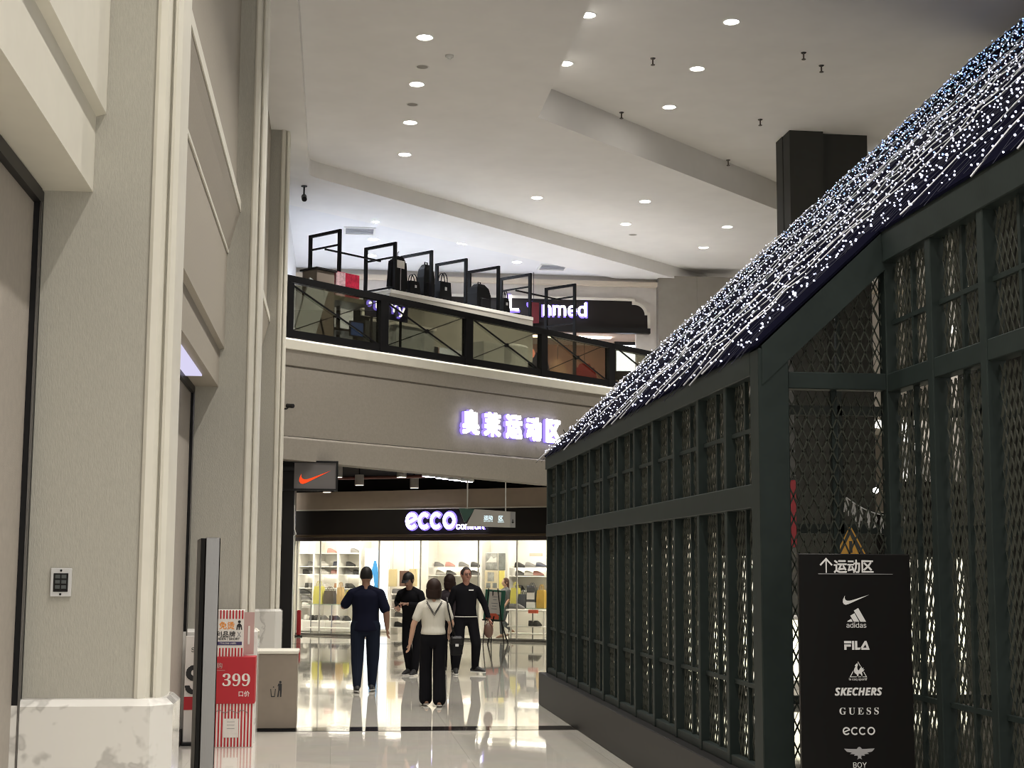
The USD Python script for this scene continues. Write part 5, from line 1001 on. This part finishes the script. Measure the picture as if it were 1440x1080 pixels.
    # hair
    hair = ell((0, -.012, .018), .087, .105, .117) - m3.Manifold.cube((.4, .2, .3), True).translate((0, .155 - .005, -.06)) - m3.Manifold.cube((.4, .4, .2), True).translate((0, .06, -.15 + look.get("hair_low", .0))).rotate((-8, 0, 0))
    if look.get("hair") == "bob": hair = union([ell((0, -.02, .02), .105, .115, .122), hull(ell((0, -.035, -.03), .112, .095, .08), ell((0, -.04, -.11), .105, .075, .04))]) - m3.Manifold.cube((.13, .2, .3), True).translate((0, .155, -.05)) - ell((0, .07, -.06), .065, .07, .11)
    if look.get("hair") == "long": hair = union([ell((0, -.015, .02), .09, .107, .12), hull(ell((0, -.05, 0), .085, .07, .08), ell((0, -.09, -.26), .06, .035, .08))]) - m3.Manifold.cube((.12, .2, .3), True).translate((0, .155, -.05))
    part("hair", soft(headx(hair), .02, 4), mat("hair_" + look.get("hair_name", "black"), look.get("hair_col", (.010, .009, .009)), .6, spec=.2))
    if look.get("cap"):
        cp_ = union([ell((0, -.005, .03), .095, .112, .105) - m3.Manifold.cube((.4, .4, .2), True).translate((0, 0, -.055)), hull(ell((0, .09, .045), .07, .02, .006), ell((0, .15, .03), .05, .03, .006))]); part("cap", tri(headx(cp_)), black_satin)
    if look.get("glasses"):
        g_ = cat([tri(headx(m3.Manifold.cube((.046, .006, .006), True).translate((s * .031, .104, .012 + q)))) for s in (-1, 1) for q in (-.016, .016)] + [tri(headx(m3.Manifold.cube((.005, .006, .034), True).translate((s * .031 + d_, .104, .012)))) for s in (-1, 1) for d_ in (-.022, .022)] + [tri(headx(m3.Manifold.cube((.004, .11, .005), True).translate((s * .078, .05, .014)))) for s in (-1, 1)]); part("glasses", g_, black_satin, False)
    # top
    e = .017; top = [hull(ell(ch + V3(0, 0, .02), .158 * b + e, .105 * b + e, .135), ell(wa, .14 * b + e, .10 * b + e, .10))]
    hem = look.get("hem", .86)
    pel = V3(0, 0, hem)
    top.append(hull(ell(wa, .14 * b + e, .10 * b + e, .10), ell(pel + V3(0, 0, .05), .155 * b + e, .112 * b + e, .05)))
    for sh_, el, wr, s in arms:
        top.append(hull(sph(nk - V3(-s * .025, 0, .022), .052), sph(sh_, .054 * b + .006), ell(ch + V3(s * .045, 0, .02), .09, .09, .08)))
        f = look.get("sleeve", .75)
        if f <= 1: top.append(limb((sh_, .060 * b + .006), (sh_ * (1 - f) + el * f, .056 * b + .006)))
        else: top.append(limb((sh_, .060 * b + .004), (el, .052 * b), (el * (2 - f) + wr * (f - 1), .038 * b)))
    tm = union(top) - m3.Manifold.cube((1, 1, .5), True).translate((0, 0, hem - .25)) if not look.get("free_arm_cut") else union(top)
    part("shirt" if look.get("sleeve", .75) <= 1 else "sweater", soft(tm, .03, 8), mat(*look["top"]))
    # trousers
    fl = look.get("flare", 0.); ps_ = [hull(ell(pe + V3(0, 0, .03), .15 * b + .014, .105 * b + .012, .09), *[sph(h_[0] - V3(0, 0, .04), .082 * b + .008) for h_ in legs])]
    for hp, kn, an, to_, s in legs:
        cut = an * look.get("crop", 1.0) + kn * (1 - look.get("crop", 1.0))
        ps_.append(limb((hp, .085 * b + .006), (kn, .066 * b + .012 + fl * .2), (cut + V3(0, 0, .01), .056 + fl)))
    part("trousers", soft(union(ps_), .03, 8), mat(*look["bottom"]))
    for hp, kn, an, to_, s in legs:
        dv = to_ - an; dv[2] = 0; dv /= np.linalg.norm(dv)
        hl, tip = an - dv * .055, an + dv * .175; z = an[2] - .05; zt = to_[2] - .015
        up_ = hull(sph((hl[0], hl[1], z + .02), .034), sph((an[0], an[1], z + .055), .042), sph((tip[0] - dv[0] * .03, tip[1] - dv[1] * .03, zt + .018), .036), sph((tip[0], tip[1], zt + .012), .022))
        so = hull(*[m3.Manifold.cylinder(.018, r_, r_, 12).translate((p_[0], p_[1], z_)) for p_, r_, z_ in ((hl, .036, z - .02), (an + dv * .09, .043, (z + zt) / 2 - .02), (tip, .026, zt - .015))])
        pth = path_for(t.path, "shoe"); COUNT[t.path + "/shoe"] -= 1
        pth = t.part("shoe", soft(up_, .02, 3).apply_scale(k), mat(*look["shoe"]), 40); t.part("sole", tri(so).apply_scale(k), mat(*look["sole"]), False, under=pth)
    return t, k
blackcloth = ("black_cloth", (.006, .006, .008), .9, 0., .1)
pole = lambda *a: a
# man in navy, walking away, left forearm raised in front
person("stout man in navy T-shirt and dark jeans walking away, leftmost of the people", (.43, 20.43, 0), -.04, 1.66, {"elbowL": (-.30, .04, 1.17), "wristL": (-.20, .24, 1.27), "elbowR": (.285, -.05, 1.09), "wristR": (.30, .02, .86), "ankleL": (-.10, -.12, .085), "kneeL": (-.105, .0, .48), "ankleR": (.10, .10, .085), "kneeR": (.11, .09, .48), "head": (.0, .02, 1.585)},
       {"bulk": 1.16, "top": ("navy_tee", (.005, .006, .016), .9, 0., .1), "bottom": ("dark_denim", (.009, .013, .025), .9, 0., .1), "shoe": ("dark_trainer", (.02, .02, .022), .6), "sole": ("pale_sole", (.45, .44, .42), .6), "skin": "skin_tan", "skin_col": (.22, .115, .075), "hem": .80, "sleeve": .82})
# woman in white
w, wk = person("woman with dark bob, white top and black trousers walking away, foremost person", (1.20, 18.32, 0), .02, 1.52, {"elbowL": (-.27, -.02, 1.09), "wristL": (-.31, .06, .84), "elbowR": (.25, .02, 1.10), "wristR": (.235, .17, .98), "ankleL": (-.085, .10, .085), "kneeL": (-.09, .10, .48), "ankleR": (.085, -.10, .085), "kneeR": (.09, .02, .48)},
       {"top": ("white_tee", (.56, .54, .47), .8), "bottom": blackcloth, "shoe": ("tan_loafer", (.30, .17, .11), .5), "sole": ("pale_sole", (.45, .44, .42), .6), "hair": "bob", "hair_name": "dark_brown", "hair_col": (.022, .011, .008), "hem": .93, "sleeve": .62, "flare": .035, "shoulder": .175, "skin": "skin_light", "skin_col": (.50, .30, .21)})
for d_ in (-.012, .012):
    w.part("neck_stripe", tube([(x * .105, -.122 - .012 * (1 - abs(x)) , 1.40 - .17 * (1 - abs(x)) + d_) for x in np.linspace(-1, 1, 9)], .0055, 6).apply_scale(wk), ink_black, label="black V stripe on the back of the top")
hb = Thing("shoulder_bag", "black shoulder bag on a thin strap at the right hip of the woman in white", "bag", (1.48, 18.30, .62))
hb.part("body", bev(1.41, 1.55, 18.22, 18.40, .60, .82, .02), bagm, world=True); hb.part("flap", bev(1.405, 1.555, 18.21, 18.41, .72, .825, .02), black_satin, world=True); hb.part("strap", tube([(1.45, 18.31, .81), (1.405, 18.19, 1.0), (1.37, 18.19, 1.15), (1.36, 18.22, 1.24), (1.36, 18.30, 1.285), (1.37, 18.40, 1.2), (1.47, 18.40, .82)], .010, 6), black_satin, world=True); hb.part("buckle", box(1.46, 1.50, 18.205, 18.212, .71, .74), silver_print, world=True)
# man in black, cap, head bent, hand at the chest
person("person in black with a cap, head bent, just left of the woman in white", (1.22, 23.45, 0), math.pi - .55, 1.62, {"lean": (0, .10, -.02), "head": (0, .05, 1.565), "nod": 25, "elbowR": (.33, -.06, 1.19), "wristR": (.17, .20, 1.10), "elbowL": (-.25, .08, 1.12), "wristL": (-.05, .28, 1.16), "ankleL": (-.08, .06, .085), "ankleR": (.08, -.05, .085)},
       {"bulk": 1.05, "top": blackcloth, "bottom": blackcloth, "shoe": ("dark_trainer", (.02, .02, .022), .6), "sole": ("white_sole", (.70, .69, .66), .5), "cap": True, "sleeve": 1.85, "hem": .86, "skin": "skin_tan", "skin_col": (.22, .115, .075)})
# person mostly hidden between
person("person in dark clothes mostly hidden behind the woman in white, only head and feet showing", (1.84, 24.25, 0), .2, 1.55, {}, {"top": ("plum_cloth", (.02, .012, .018), .85), "bottom": blackcloth, "shoe": ("dark_trainer", (.02, .02, .022), .6), "sole": ("pale_sole", (.45, .44, .42), .6), "hair": "bob", "hair_name": "dark_brown", "hair_col": (.022, .011, .008), "sleeve": 1.8})
# man in black facing the camera, stepping out
m_, mk_ = person("man with glasses in a black sweater with white hem stripe, walking towards us", (2.06, 23.7, 0), math.pi + .08, 1.67, {"elbowL": (-.30, .0, 1.12), "wristL": (-.36, .10, .88), "elbowR": (.25, -.08, 1.10), "wristR": (.24, .0, .86), "ankleR": (.16, .02, .085), "kneeR": (.12, .06, .48), "ankleL": (-.16, -.02, .10), "kneeL": (-.16, .08, .48), "toeL": (-.30, .10, .055), "head_yaw": 8},
       {"bulk": 1.06, "top": blackcloth, "bottom": blackcloth, "shoe": ("black_trainer", (.012, .012, .013), .55), "sole": ("white_sole", (.70, .69, .66), .5), "glasses": True, "sleeve": 1.9, "hem": .90, "hair_low": .05, "hair_name": "greying", "hair_col": (.035, .028, .026), "skin": "skin_ruddy", "skin_col": (.33, .16, .115)})
m_.part("chest_print", box(-.10, -.02, .128, .134, 1.33, 1.35).apply_scale(mk_), silver_print)
hem = np.array([(.186 * math.cos(v), .138 * math.sin(v), .915) for v in np.linspace(0, 2 * math.pi, 28)]); m_.part("hem_stripe", tube(hem, .006, 5).apply_scale(mk_), white_card, label="white stripe at the sweater hem")
hat = Thing("brown_bag", "rounded brown bag held low by the man in the black sweater", "bag", (2.40, 23.60, .58))
hat.part("body", trimesh.creation.icosphere(2, 1.0).apply_scale([.075, .06, .12]).apply_translation([2.41, 23.60, .68]), mat("brown_leather", (.10, .05, .035), .5), True, world=True); hat.part("loop", tube([(2.38, 23.6, .79), (2.395, 23.6, .86), (2.42, 23.6, .86), (2.435, 23.6, .79)], .008), mat("brown_leather", (.1, .05, .035), .5), world=True)
# girl in the store
g_, gk = person("girl in a grey top and jeans stepping through the store doorway beside the easel", (4.03, 35.6, 0), math.pi / 2 + .35, 1.42, {"elbowL": (-.2, -.03, 1.12), "wristL": (-.18, .12, .92), "elbowR": (.22, .0, 1.1), "wristR": (.2, .14, .95), "ankleL": (-.09, .16, .085), "kneeL": (-.09, .15, .48), "ankleR": (.09, -.26, .20), "kneeR": (.09, .06, .48), "toeR": (.09, -.14, .08)},
       {"top": ("grey_tee", (.10, .105, .11), .8), "bottom": ("grey_denim", (.07, .085, .10), .85), "shoe": ("tan_loafer", (.30, .17, .11), .5), "sole": ("pale_sole", (.45, .44, .42), .6), "hair": "long", "hair_name": "auburn", "hair_col": (.06, .025, .018), "sleeve": .8, "crop": .8, "skin": "skin_light", "skin_col": (.50, .30, .21)})
